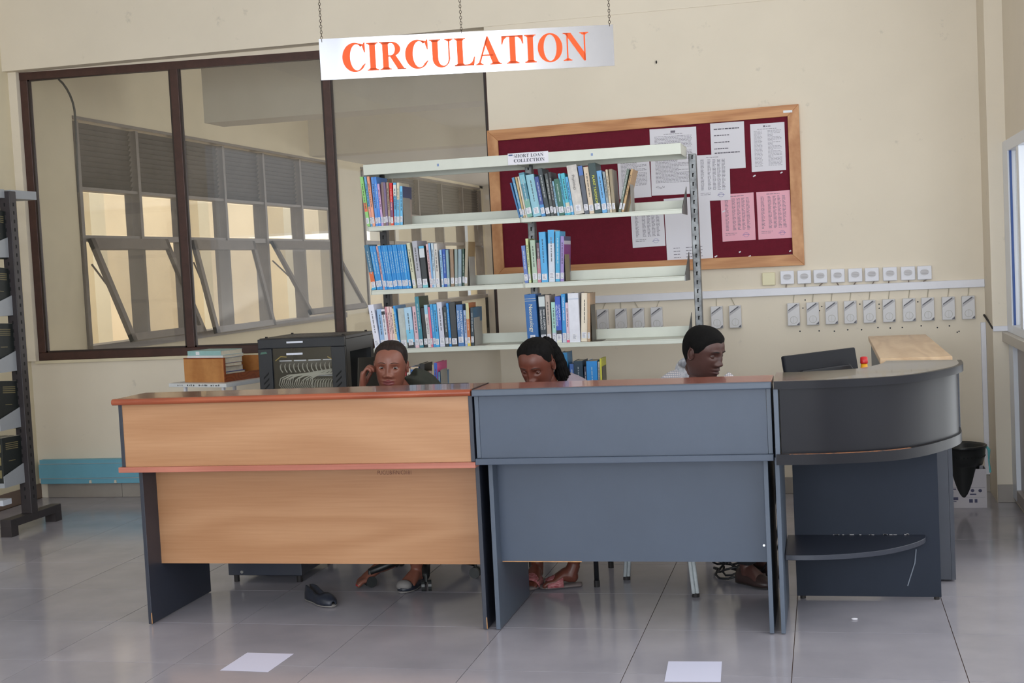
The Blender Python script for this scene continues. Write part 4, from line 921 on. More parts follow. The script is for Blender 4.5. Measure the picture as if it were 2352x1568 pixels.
for k, x in enumerate(BX):
    z = 1.134 if k > 3 else 1.144
    if k < 4: lb_ = 'white striped wall box seen through the bookcase, %s from the left' % ORDS[k]
    elif k < 6: lb_ = 'white striped wall box right of the bookcase post, %s of the pair' % ('left' if k == 4 else 'right')
    else: lb_ = 'white striped wall box under the sockets, %s of ten from the left' % ORDS[k-6]
    r = thing('wall_box', lb_, 'wall box', (x, YW, z-.071), 'striped boxes under the trunking')
    w2, h2 = .038, .071; yf = YW-.032
    MB().box(x-w2, x+w2, yf, YW-.0005, z-h2, z+h2, b=.004).build('case', PVC2, r)
    b = MB(); b.prism([(x-w2+.003, z+.022), (x+w2-.008, z+h2-.006), (x+w2-.003, z+h2-.004), (x+w2-.003, z+h2-.016), (x-w2+.003, z+.006)], yf-.001, yf+.0005, 'y'); b.build('diagonal_stripe', STR2, r)
    b = MB(); b.prism([(x-w2+.006, z+.029), (x-w2+.006, z+.022), (x+w2-.016, z+h2-.013), (x+w2-.012, z+h2-.006), (x+w2-.02, z+h2-.006)], yf-.0016, yf-.0008, 'y'); b.build('dark_stripe', STR, r)
    b = MB(); b.prism([(x+w2-.003, z-h2+.004), (x+w2-.003, z-h2+.022), (x+w2-.022, z-h2+.004)], yf-.001, yf+.0005, 'y'); b.build('corner_mark', STR, r)
    b = MB(); c = Vector((x, yf-.0005, z-.034)); b.tube([c+Vector((.022*math.cos(a*math.pi/8), 0, .022*math.sin(a*math.pi/8))) for a in range(17)], .0014, 4, caps=False); b.box(x-.001, x+.001, yf-.0014, yf, z-.054, z-.014); b.build('round_emblem', EMB, r)
    dx = [.01, 0, -.012][k % 3] if k < 6 else .004
    b = MB(); b.tube([(x, YW-.006, z+h2-.002), (x+dx*2, YW-.006, 1.256)], .0022, 5); b.build('lead', mat('pale lead', (176, 168, 150), .6), r)
# anchor holes in the wall
b = MB()
for k in range(11):
    x = -.14+k*.088+random.uniform(-.02, .02); z = 1.02+random.uniform(-.008, .012); b.ball((x, YW-.0008, z), .005, .001, .005, 6)
for x, z in ((-.12, 1.22), (-.135, 1.17), (-.02, 1.175), (-.035, 1.15), (.21, 1.18), (.325, 1.175), (.325, 1.15), (.555, 1.18), (.78, .985), (.79, .99)): b.ball((x, YW-.0008, z), .0045, .001, .0045, 6)
o = b.build('anchor_holes', mat('dark drill hole', (40, 46, 54), .9)); tag(o, 'scatter of small drilled holes under the striped wall boxes', 'holes'); o['kind'] = 'stuff'
b = MB(); b.ball((-.985, YW-.008, 2.765), .005, .009, .011, 8); tag(b.build('wall_hook', INK), 'small black hook high on the wall above the noticeboard', 'hook')
# ------------------------------------------------------------------ network cabinet
BLK = mat('black enamel', (30, 33, 40), .35, var=.08, scale=10); BLK2 = mat('black inner steel', (22, 22, 24), .5)
XA, XB, YA, YB, ZA, ZB = -3.372, -2.812, 7.50, 8.02, .42, 1.157
nc = thing('network_cabinet', 'black network cabinet with glass door and white cables behind the counter', 'network cabinet', (-3.09, 7.76, 0))
MB().box(XA, XB, YA+.03, YB, ZB-.022, ZB, b=.004).build('top_panel', mat('black top enamel', (48, 45, 46), .4), nc)
b = MB()
for r_ in range(16):
    for c_ in range(6): b.box(XA+.08+r_*.026, XA+.094+r_*.026, YA+.16+c_*.045, YA+.185+c_*.045, ZB, ZB+.0012)
b.build('vent_holes', mat('vent grey', (104, 98, 94), .5), nc)['kind'] = 'stuff'
for x in (XA+.03, XB-.03):
    for y in (YA+.07, YB-.04): MB().cyl(x, y, ZB, ZB+.008, .008).build('cap_screw', INK, nc)
for xa, xb in ((XA, XA+.045), (XB-.035, XB)): MB().box(xa, xb, YA+.03, YA+.09, ZA, ZB-.022).build('frame_post', BLK, nc)
for xa, xb in ((XA, XA+.03), (XB-.03, XB)): MB().box(xa, xb, YB-.05, YB, ZA, ZB-.022).build('frame_post', BLK, nc)
MB().box(XA, XA+.004, YA+.09, YB-.05, ZA, ZB-.022).build('side_panel', BLK, nc); MB().box(XA, XB, YB-.004, YB, ZA, ZB-.022).build('rear_panel', BLK2, nc)
MB().box(XA, XB, YA+.03, YB, ZA, ZA+.02).build('bottom_panel', BLK, nc)
MB().box(XB-.012, XB, YA+.09, YB-.05, ZB-.10, ZB-.022).build('side_rail', BLK, nc)
dr = MB().box(XA, XB, YA, YA+.028, ZB-.062, ZB-.004, b=.004).build('door', BLK, nc)
for xa, xb in ((XA, XA+.088), (XB-.088, XB)): MB().box(xa, xb, YA, YA+.028, ZA, ZB-.063, b=.003).build('door_stile', BLK, dr)
MB().box(XA+.088, XB-.088, YA, YA+.028, ZA, ZA+.06).build('door_rail', BLK, dr)
MB().box(XA+.089, XB-.089, YA+.012, YA+.016, ZA+.06, ZB-.063).build('door_glass', CLEAR, dr)
b = MB()
for side in (0, 1):
    for k in range(9):
        x0 = (XA+.028) if side == 0 else (XB-.064); z0 = ZB-.25-k*.034
        b.prism([(x0, z0), (x0+.036, z0+.034), (x0+.036, z0+.046), (x0, z0+.012)], YA-.0008, YA, 'y')
b.build('vent_slots', SLOT, dr)['kind'] = 'stuff'
LBL = mat('label tape', (222, 226, 238), .5)
MB().box(XA+.19, XA+.295, YA-.001, YA, ZB-.033, ZB-.022).build('label_strip', LBL, dr); MB().box(XA+.18, XA+.285, YA+.0105, YA+.0118, ZB-.105, ZB-.093).build('label_strip', LBL, dr)
b = MB(); b.prism([(XA+.015, ZB-.095), (XA+.06, ZB-.092), (XA+.055, ZB-.08), (XA+.02, ZB-.083)], YA-.001, YA, 'y'); b.build('green_tape', mat('green tape', (70, 110, 96), .5), dr)
b = MB()
for z in (ZB-.165, ZB-.31): b.box(XA+.09, XB-.09, YA+.10, YA+.14, z-.022, z+.022)
b.box(XA+.09, XB-.09, YA+.10, YA+.14, ZB-.40, ZB-.35); b.build('patch_panel', mat('dark patch panel', (58, 58, 56), .4), nc)
b = MB()
for z in (ZB-.146,):
    for k in range(4): b.box(XA+.095+k*.095, XA+.175+k*.095, YA+.098, YA+.1, z-.003, z+.004)
b.box(XB-.24, XB-.10, YA+.098, YA+.1, ZB-.245, ZB-.239); b.build('port_labels', LBL, nc)
b = MB(); rr = random.Random(3)
for k in range(12):
    x = XA+.105+k*.029; b.tube([(x, YA+.098, ZB-.165), (x+.004, YA+.075, ZB-.175), (x+.012, YA+.06, ZB-.195), (x+.02, YA+.07, ZB-.215)], .0035, 5)
for k in range(16):
    x = XA+.105+k*.014; t = rr.random()*.02
    b.tube([(x, YA+.098, ZB-.318), (x-.004, YA+.06, ZB-.29), (x+.012, YA+.05, ZB-.245-t), (x+.06, YA+.055, ZB-.228-t*.6), (x+.17, YA+.06, ZB-.222-t*.4), (XB-.10, YA+.08, ZB-.20)], .003, 5)
for k in range(9):
    x = XB-.235+k*.017; b.tube([(x, YA+.098, ZB-.262), (x-.004, YA+.07, ZB-.268), (x-.008, YA+.06, ZB-.285), (x-.014, YA+.07, ZB-.31)], .003, 5)
cb = b.build('patch_cables', mat('white patch cable', (186, 186, 178), .5), nc); cb['kind'] = 'stuff'
b = MB(); b.tube([(XA+.09, YA+.05, ZB-.14), (XA+.13, YA+.04, ZB-.115), (XA+.16, YA+.06, ZB-.12)], .003, 5); b.tube([(XB-.13, YA+.05, ZB-.125), (XB-.10, YA+.04, ZB-.14)], .003, 5); b.build('yellow_cable', mat('yellow cable', (196, 168, 84), .5), nc)
for x in (XA+.03, XB-.03):
    for y in (YA+.06, YB-.03): MB().box(x-.02, x+.02, y-.02, y+.02, 0, ZA).build('stand_leg', BLK, nc)
b = MB(); b.X = Matrix.Translation((-2.775, 7.42, 0)) @ Matrix.Rotation(R(4), 4, 'Y') @ Matrix.Rotation(R(-30), 4, 'Z'); b.box(0, .006, 0, .30, .42, 1.03, b=.002)
pn = b.build('loose_panel', mat('dark olive grey panel', (62, 60, 54), .45)); tag(pn, 'dark grey metal side panel leaning beside the black network cabinet', 'panel')
b = MB(); b.X = Matrix.Translation((-2.775, 7.42, 0)) @ Matrix.Rotation(R(4), 4, 'Y') @ Matrix.Rotation(R(-30), 4, 'Z'); b.ball((.007, .14, .985), .002, .006, .006, 8); b.build('lock', mat('silver lock', (205, 205, 200), .3, 1), pn)
# ------------------------------------------------------------------ white side table with wooden tray and books
TA = R(-18); tz = .878
tb = local_root('side_table', 'small white metal side table left of the network cabinet', 'table', (-4.14, 7.80, 0), (0, 0, TA))
def inx(b): return b
MB().box(0, .50, 0, .52, tz-.024, tz, b=.002).build('table_top', mat('scuffed white enamel', (216, 218, 220), .4, var=.06, scale=8), tb, world=False)
b = MB(); rq = random.Random(9)
for q in range(22):
    xx = .08+q*.017+rq.uniform(-.004, .004)
    if q not in (3, 4, 9, 10, 16): b.box(xx, xx+.004+.007*rq.random(), -.0012, .0005, tz-.017, tz-.009+.003*rq.random())
b.build('worn_lettering', mat('worn black marks', (62, 64, 70), .6), tb, world=False)['kind'] = 'stuff'
for x, y in ((.10, .03), (.43, .03), (.10, .48), (.43, .48)):
    MB().box(x, x+.018, y, y+.018, 0, tz-.024).build('leg', PVC, tb, world=False)
def W(x, y): c_, s_ = math.cos(TA), math.sin(TA); return (-4.14+x*c_-y*s_, 7.80+x*s_+y*c_)
wx, wy = W(.075, .07)
tr = local_root('wooden_tray', 'light wood document tray box standing on the white side table', 'tray', (wx, wy, tz+.0006), (0, 0, TA))
OAK = wood('oak veneer', (196, 138, 82), (170, 110, 60), .4, ring=5, sc=(4, 4, 1)); OAKD = wood('red wood edge', (150, 78, 40), (120, 58, 30), .4)
MB().box(0, .345, 0, .012, 0, .15).build('front_panel', OAK, tr, world=False, bevel=.001)
MB().box(.333, .345, .0125, .36, 0, .05).build('side_panel', OAKD, tr, world=False); MB().box(0, .012, .0125, .36, 0, .145).build('side_panel', OAK, tr, world=False)
MB().box(0, .345, .36, .372, 0, .145).build('back_panel', OAK, tr, world=False); MB().box(.0125, .3325, .0125, .3595, 0, .008).build('base_board', OAKD, tr, world=False)
MB().box(0.0, .345, -.001, .0125, .1505, .156).build('top_edge', OAKD, tr, world=False); MB().box(.345, .351, -.001, .0125, 0, .156).build('end_edge', OAKD, tr, world=False)
def flat_book(label, x, y, z, w_, d_, t, c, rot):
    px, py = W(x, y); rt = local_root('book', label, 'book', (px, py, z), (0, 0, TA+R(rot)), 'books lying in the wooden tray')
    b = MB(); b.box(0, w_, 0, d_, 0, .0015); b.box(0, w_, 0, d_, t-.0015, t); b.box(0, w_, 0, .002, .0015, t-.0015); b.build('cover', cover(c), rt, world=False)
    MB().box(.002, w_-.003, .0021, d_-.003, .0016, t-.0016).build('page_block', PAGES, rt, world=False)
    MB().box(w_*.25, w_*.36, -.0006, 0, .15*t, .85*t).build('spine_label', SPLAB, rt, world=False)
z_ = tz+.0094
flat_book('thick blue book at the bottom of the wooden tray', .13, .095, z_, .265, .2, .052, (40, 80, 150), 0); z_ += .0525
flat_book('purple and white book in the wooden tray on the thick blue one', .14, .10, z_, .25, .18, .034, (90, 70, 150), 4); z_ += .0345
flat_book('tan book lying slanted in the wooden tray', .15, .10, z_, .24, .18, .02, (190, 150, 110), -5); z_ += .0205
flat_book('deep blue book in the tray under the white one', .12, .09, z_, .27, .19, .036, (50, 90, 160), 1); z_ += .0365
flat_book('flat white paperback overlapping the tray edge', .10, .08, z_, .30, .2, .017, (218, 220, 222), 2); z_ += .0175
flat_book('pale teal book on top of the pile in the tray', .10, .085, z_, .29, .2, .03, (150, 190, 190), 0)
# ------------------------------------------------------------------ things on and behind the curved counter
mo = local_root('computer_monitor', 'black computer monitor seen from behind on the curved counter desk', 'monitor', (-.03, 5.80, .7405), (0, 0, R(52)))
MB().box(-.12, .12, -.09, .11, 0, .014, b=.004).build('stand_base', BLK, mo, world=False); MB().box(-.03, .03, -.0, .03, .0145, .20).build('stand_neck', BLK, mo, world=False)
mm_ = Matrix.Translation((0, -.01, .20)) @ Matrix.Rotation(R(-9), 4, 'X') @ Matrix.Rotation(R(0), 4, 'Y')
b = MB(); b.X = mm_; b.box(-.24, .24, -.02, .0, -.14, .155, b=.006); b.build('screen_housing', mat('glossy black plastic', (16, 18, 26), .5, spec=.2), mo, world=False)
b = MB(); b.X = mm_; b.prism([(-.17, -.09), (.17, -.09), (.18, .06), (.16, .085), (-.16, .085), (-.18, .06)], -.042, -.021, 'y'); b.build('rear_cover', mat('satin black plastic', (20, 22, 29), .4, spec=.25), mo, world=False, bevel=.006)
b = MB(); b.X = mm_; b.box(-.225, .225, .0002, .001, -.125, .14); b.build('screen', mat('dark screen', (10, 12, 16), .1), mo, world=False)
bo = thing('glue_bottle', 'small yellow bottle with red cap behind the curved counter', 'bottle', (.155, 5.90, .7405))
MB().lathe(.155, 5.90, [(.026, .7405), (.028, .75), (.028, .955), (.021, .99), (.0165, 1.005), (.0135, 1.03)], 18).build('body', mat('yellow plastic', (226, 162, 30), .35), bo, smooth=True)
MB().lathe(.155, 5.90, [(.0155, 1.0305), (.0165, 1.034), (.0155, 1.058), (.01, 1.0605)], 18).build('cap', mat('red plastic', (190, 30, 34), .35), bo, smooth=True)
# bin, box, cyan strap
bx = thing('carton_box', 'white printed carton under the black bin in the right corner', 'box', (.742, 8.05, 0))
CARD = mat('white carton', (206, 200, 204), .7); xa, xb, ya, yb2 = .62, .868, 7.985, 8.115
b = MB(); b.prism([(xa, 0.003), (xb, .003), (xb, .225), (.738, .225), (.732, .128), (.705, .128), (.672, .245), (xa, .240)], ya, ya+.004, 'y'); b.build('front_side', CARD, bx)
for q in ((xa, xa+.004, ya+.0045, yb2, .003, .225), (xb-.004, xb, ya+.0045, yb2, .003, .225), (xa, xb, yb2, yb2+.004, .003, .225), (xa, xb, ya, yb2, 0, .0029)): MB().box(*q).build('carton_side', CARD, bx)
b = MB()
for x0, x1, z0, z1 in ((.655, .70, .105, .112), (.655, .685, .085, .098), (.655, .71, .045, .062), (.655, .70, .035, .039), (.775, .81, .075, .082), (.77, .79, .03, .05), (.80, .815, .03, .05), (.64, .642, .02, .11), (.64, .86, .118, .1192), (.745, .86, .06, .061)):
    b.add([(x0, ya-.0006, z0), (x1, ya-.0006, z0), (x1, ya-.0006, z1), (x0, ya-.0006, z1)], [(0, 1, 2, 3)])
for x, z in ((.748, .1), (.790, .1), (.832, .099)): b.prism([(x+.010*math.cos(a*.524), z+.010*math.sin(a*.524)) for a in range(12)], ya-.0007, ya-.0003, 'y')
b.build('printed_marks', mat('carton print', (84, 84, 110), .8), bx)
BIN = mat('black bin plastic', (36, 38, 38), .35)
bn = thing('waste_bin', 'black round plastic bin wedged in the carton in the right corner', 'bin', (.742, 8.05, .02))
cx_, cy_ = .742, 8.052
MB().lathe(cx_, cy_, [(.055, .006), (.060, .008), (.092, .236), (.115, .245), (.130, .30), (.134, .345), (.142, .345), (.142, .358), (.134, .360), (.128, .345), (.1, .25), (.06, .02)], 40, caps=False).build('bin_body', BIN, bn, smooth=True)
for k in range(36):
    a = 2*math.pi*k/36; b = MB(); b.tube([(cx_+.094*math.cos(a), cy_+.094*math.sin(a), .246), (cx_+.131*math.cos(a), cy_+.131*math.sin(a), .30)], .003, 4); b.build('rib', BIN, bn)
b = MB(); b.tube([(cx_+.135, cy_-.03, .35), (cx_+.148, cy_-.035, .33), (cx_+.145, cy_-.035, .27), (cx_+.152, cy_-.035, .20)], [.012, .016, .008, .012], 8, flat=(1, .5)); tag(b.build('cyan_cloth_strip', mat('cyan cloth', (110, 196, 200), .8)), 'cyan cloth strip hanging from the rim of the black bin', 'cloth')
# ------------------------------------------------------------------ things on the floor
def floor_paper(label, pts):
    b = MB(); b.prism(pts, .0006, .0011); tag(b.build('floor_paper', mat('floor paper', (214, 214, 236), .7)), label, 'paper', 'paper sheets on the floor')
floor_paper('white paper sheet on the tiles before the wooden counter', [(-2.36, 4.712), (-2.155, 4.706), (-2.147, 4.945), (-2.352, 4.948)])
floor_paper('white paper sheet on the tiles before the grey straight counter', [(-.613, 4.705), (-.412, 4.716), (-.425, 4.957), (-.626, 4.946)])
b = MB(); b.ball((.073, 5.563, .004), .014, .008, .004, 8); tag(b.build('paper_scrap', PAPER), 'tiny white scrap on the tiles before the curved counter', 'scrap')
def shoe(mb_u, mb_s, toe, heel, width, h, open_top=True):
    toe, heel = Vector((*toe, 0)), Vector((*heel, 0)); d_ = (toe-heel); L_ = d_.length; d_.normalize(); s_ = Vector((-d_.y, d_.x, 0))
    rings = []; sole = []
    for t, wq, hq in ((0, .35, .75), (.04, .62, .9), (.15, .78, 1.0), (.3, .76, .9), (.45, .8, .72), (.6, .95, .68), (.75, 1, .6), (.88, .86, .48), (.96, .55, .36), (1, .2, .2)):
        c = heel + d_*(t*L_); hw = wq*width/2; hh = hq*h
        rings.append([c + s_*(hw*math.cos(a)) + Vector((0, 0, .012+max(0, math.sin(a))**.8*hh if math.sin(a) > 0 else .012)) for a in [2*math.pi*j/16 for j in range(16)]])
        sole.append([c + s_*(hw*1.06*math.cos(2*math.pi*j/12)) + Vector((0, 0, .0075+.0065*math.sin(2*math.pi*j/12))) for j in range(12)])
    mb_u.loft(rings); mb_s.loft(sole)
SHOE = mat('black worn shoe leather', (40, 44, 56), .45, var=.25, scale=40); SOLE = mat('grey rubber sole', (120, 116, 114), .7); LIN = mat('black shoe lining', (14, 14, 15), .8)
def flat_shoe(label, toe, heel, width, group=None, tilt=0):
    ct = ((toe[0]+heel[0])/2, (toe[1]+heel[1])/2, 0); r = thing('flat_shoe', label, 'shoe', ct, group)
    T_, H_ = Vector((*toe, 0)), Vector((*heel, 0)); d_ = T_-H_; L_ = d_.length; d_.normalize(); s_ = Vector((-d_.y, d_.x, 0))
    P_ = [(0, .42, .060), (.06, .66, .062), (.18, .80, .058), (.32, .80, .046), (.46, .84, .036), (.58, .95, .038), (.68, 1.0, .048), (.78, .96, .046), (.88, .82, .038), (.96, .52, .027), (1, .25, .018)]
    rings = []
    for t, wq, hq in P_:
        c = H_ + d_*(t*L_); hw = wq*width/2; op = t < .64; ring_ = []
        for a in range(13):
            th = math.pi*a/12; xx = math.cos(th); zz = math.sin(th)
            if op: px = xx*hw*(1 if abs(xx) > .55 else .9); pz = .012+hq*min(1, zz*1.5) if abs(xx) > .45 else .017
            else: px = xx*hw; pz = .012+hq*zz**.75
            ring_.append(c+s_*px+Vector((0, 0, pz)))
        rings.append(ring_)
    b = MB(); b.loft(rings, closed=False, caps=False); up = b.build('upper', SHOE, r, smooth=True)
    m_ = up.modifiers.new('thickness', 'SOLIDIFY'); m_.thickness = .003
    b = MB(); b.loft([[H_+d_*(t*L_)+s_*(wq*width*.53*math.cos(2*math.pi*j/12))+Vector((0, 0, .0075+.007*math.sin(2*math.pi*j/12))) for j in range(12)] for t, wq, hq in P_]); b.build('sole', SOLE, r, smooth=True)
    b = MB(); b.loft([[H_+d_*(t*L_)+s_*(wq*width*.42*math.cos(2*math.pi*j/12))+Vector((0, 0, .0155+.0012*math.sin(2*math.pi*j/12))) for j in range(12)] for t, wq, hq in P_[:8]]); b.build('insole', LIN, r)
    return r
flat_shoe('empty black flat shoe lying alone under the wooden counter', (-2.245, 5.655), (-2.425, 5.80), .088)
# tangled cables at the foot of the grey counter
b = MB(); rr = random.Random(5)
for k in range(7):
    c = Vector((-.47+rr.uniform(-.03, .03), 6.34+rr.uniform(-.05, .08), .0)); ph = rr.random()*6; rx_, ry_ = .06+.05*rr.random(), .05+.04*rr.random()
    b.tube([c+Vector((rx_*math.cos(ph+a*.5), ry_*math.sin(ph+a*.5), .01+.012*k+.02*math.sin(a*.9+ph))) for a in range(12)], .0055, 6)
b.tube([(-.36, 6.2, .10), (-.42, 6.22, .11), (-.475, 6.28, .10), (-.485, 6.33, .06), (-.45, 6.28, .03), (-.38, 6.2, .01)], .006, 6)
b.tube([(-.33, 6.2, .05), (-.27, 6.18, .14), (-.24, 6.15, .30), (-.23, 6.12, .45), (-.235, 6.05, .70)], .005, 6); b.tube([(-.30, 6.25, .03), (-.24, 6.2, .2), (-.25, 6.2, .34), (-.21, 6.15, .36)], .004, 6)
o = b.build('cable_tangle', mat('dark grey cable', (34, 34, 38), .5), smooth=True); tag(o, 'tangle of dark cables on the floor behind the grey straight counter', 'cables'); o['kind'] = 'stuff'
pw = MB().box(-.40, -.31, 6.11, 6.19, .0, .045, b=.008).build('power_adapter', mat('brown black adapter', (62, 52, 52), .4)); tag(pw, 'dark power adapter lying among the floor cables', 'adapter')
b = MB(); b.tube([(-.25, 6.6, .74), (-.252, 6.62, .58), (-.24, 6.6, .50)], [.035, .06, .04], 10); tag(b.build('black_bag', BLK2, smooth=True), 'black bag hanging in the gap between the grey and curved counters', 'bag')
# ------------------------------------------------------------------ chairs
def tubeleg(mb, a, c, r=.011, n=10): mb.tube([a, c], r, n)
ch = thing('office_chair', 'black swivel office chair with castors under the person in olive', 'chair', (-1.98, 6.26, 0))
hub = Vector((-1.98, 6.26, 0)); CHB = mat('black nylon', (26, 27, 28), .4); FAB = mat('black chair fabric', (30, 30, 32), .9)
for k, (cx2, cy2) in enumerate(((-2.205, 6.05), (-1.895, 5.975), (-1.725, 6.25), (-1.85, 6.55), (-2.2, 6.48))):
    b = MB(); b.tube([(hub.x, hub.y, .115), ((hub.x+cx2)/2, (hub.y+cy2)/2, .105), (cx2, cy2, .072)], [.028, .023, .018], 8); arm = b.build('base_arm', CHB, ch, smooth=True)
    b = MB(); dx, dy = cx2-hub.x, cy2-hub.y; l = math.hypot(dx, dy); px, py = -dy/l, dx/l
    for s_ in (-1, 1): b.tube([(cx2+px*s_*.008, cy2+py*s_*.008, .027), (cx2+px*s_*.024, cy2+py*s_*.024, .027)], .027, 14)
    b.tube([(cx2, cy2, .045), (cx2, cy2, .08)], .008, 8); b.build('castor', mat('grey black castor', (48, 50, 50), .4), arm)
MB().cyl(hub.x, hub.y, .08, .14, .035).build('hub', CHB, ch); MB().cyl(hub.x, hub.y, .14, .42, .025).build('gas_column', CHB, ch)
MB().box(-2.22, -1.74, 6.04, 6.48, .42, .49, b=.03).build('seat', FAB, ch); MB().box(-2.19, -1.77, 6.50, 6.55, .56, .94, b=.02).build('backrest', FAB, ch)
MB().box(-2.0, -1.96, 6.50, 6.56, .40, .60).build('back_bar', CHB, ch)
ch = thing('metal_chair', 'black tube metal chair under the person with braids', 'chair', (-1.29, 6.28, 0))
for x, y in ((-1.49, 6.085), (-1.091, 6.085), (-1.49, 6.47), (-1.085, 6.47)):
    lg = MB(); lg.tube([(x, y, .008), (x, y, .44)], .012, 10); lg = lg.build('leg', mat('black chair tube', (28, 29, 32), .3), ch, smooth=True)
    b = MB(); b.tube([(x, y, 0), (x, y, .03)], .014, 10); b.build('leg_tip', INK, lg)
MB().box(-1.51, -1.07, 6.06, 6.50, .44, .485, b=.015).build('seat', FAB, ch); MB().box(-1.48, -1.10, 6.49, 6.515, .62, .90, b=.01).build('backrest', FAB, ch)
b = MB(); b.tube([(-1.49, 6.47, .44), (-1.48, 6.50, .90)], .011, 8); b.tube([(-1.085, 6.47, .44), (-1.10, 6.50, .90)], .011, 8); b.build('back_frame', MATS['black chair tube'], ch)
ch = thing('tube_chair', 'pale grey tube-legged chair under the person in the light shirt', 'chair', (-.63, 6.25, 0))
WTB = mat('scratched pale grey tube', (196, 202, 204), .35, var=.12, scale=40)
for a, c in (((-.97, 6.225, .0), (-.93, 6.24, .44)), ((-.612, 5.914, 0), (-.66, 6.02, .44)), ((-.70, 6.60, 0), (-.72, 6.5, .44)), ((-.31, 6.33, 0), (-.40, 6.27, .44))):
    lg = MB(); A, C_ = Vector(a), Vector(c); off = Vector((.008, .003, 0)); lg.tube([A-off+Vector((0, 0, .012)), C_-off], .009, 8); lg.tube([A+off+Vector((0, 0, .012)), C_+off], .009, 8); lg = lg.build('leg', WTB, ch, smooth=True)
    b = MB(); b.tube([A, A+Vector((0, 0, .016))], .017, 10); b.build('rubber_tip', INK, lg)
b = MB(); b.X = Matrix.Translation((-.67, 6.26, 0)) @ Matrix.Rotation(R(42), 4, 'Z'); b.box(-.21, .21, -.2, .2, .44, .475, b=.012); b.build('seat', FAB, ch)
b = MB(); b.X = Matrix.Translation((-.67, 6.26, 0)) @ Matrix.Rotation(R(42), 4, 'Z'); b.box(-.2, .2, .2, .222, .6, .84, b=.01); b.box(-.19, -.17, .19, .21, .4, .7); b.box(.17, .19, .19, .21, .4, .7); b.build('backrest', FAB, ch)
# ------------------------------------------------------------------ people
PROF = [(.113, .004, -.006, .016), (.109, .028, .020, .042), (.097, .049, .048, .068), (.077, .0655, .070, .087), (.050, .0745, .083, .098), (.025, .0765, .088, .102), (.0, .0745, .0865, .100), (-.025, .0705, .0845, .093), (-.050, .0675, .084, .080), (-.070, .0635, .084, .069), (-.088, .0575, .082, .062), (-.100, .0525, .077, .059), (-.108, .0475, .066, .057), (-.116, .0475, .045, .056), (-.128, .049, .032, .057), (-.15, .050, .030, .058), (-.20, .056, .036, .064)]
def prof(z):
    P_ = PROF
    if z >= P_[0][0]: return P_[0][1:]
    for i in range(len(P_)-1):
        if P_[i+1][0] <= z <= P_[i][0]:
            a, c = P_[i], P_[i+1]; h = a[0]-c[0]; t = (a[0]-z)/h; o = []
            for k in (1, 2, 3):
                p0 = P_[max(0, i-1)]; p3 = P_[min(len(P_)-1, i+2)]
                m0 = (c[k]-p0[k])/(p0[0]-c[0])*h if i > 0 else (c[k]-a[k]); m1 = (p3[k]-a[k])/(a[0]-p3[0])*h if i < len(P_)-2 else (c[k]-a[k])
                t2, t3 = t*t, t*t*t; o.append((2*t3-3*t2+1)*a[k]+(t3-2*t2+t)*m0+(-2*t3+3*t2)*c[k]+(t3-t2)*m1)
            return tuple(o)
    return P_[-1][1:]
FEAT = [(0, .002, .0075, .0085, .020), (0, -.018, .013, .010, .020), (0, -.036, .0185, .0155, .012), (.0175, -.0405, .0115, .0092, .0085), (-.0175, -.0405, .0115, .0092, .0085), (.0325, -.001, -.0125, .0165, .0105), (-.0325, -.001, -.0125, .0165, .0105),
        (.030, .021, .0045, .019, .0075), (-.030, .021, .0045, .019, .0075), (.042, -.028, .0045, .022, .022), (-.042, -.028, .0045, .022, .022), (0, -.0625, .0118, .0225, .0055), (0, -.0775, .0122, .020, .0062), (0, -.0698, -.0048, .024, .0022),
        (0, -.100, .006, .016, .010), (.027, -.052, -.0016, .008, .014), (-.027, -.052, -.0016, .008, .014), (0, .05, .003, .035, .025), (0, -.054, -.002, .004, .006)]
def headpt(z, ph, feat=True, ext=0.0):
    wd, f, b_ = prof(z); s, c = math.sin(ph), math.cos(ph)
    low = min(1, max(0, (-.02-z)/.08)) if z > -.112 else max(0, 1-(-.112-z)/.01); px = .86 + .34*low if c > 0 else .9
    x = wd*math.copysign(abs(s)**px, s); y = -(f if c > 0 else b_)*math.copysign(abs(c)**(.92 if c > 0 else .9), c)
    if feat and c > 0:
        y -= sum(a*math.exp(-((x-x0)/sx)**2-((z-z0)/sz)**2) for x0, z0, a, sx, sz in FEAT)*min(1, c*2.2)
    if ext:
        n = Vector((x/(.076**2), y/(.095**2), (z-.0)/(.115**2))).normalized(); return Vector((x, y, z)) + n*ext
    return Vector((x, y, z))
PHS = [s - .45*math.sin(s) for s in [2*math.pi*i/112 for i in range(112)]]
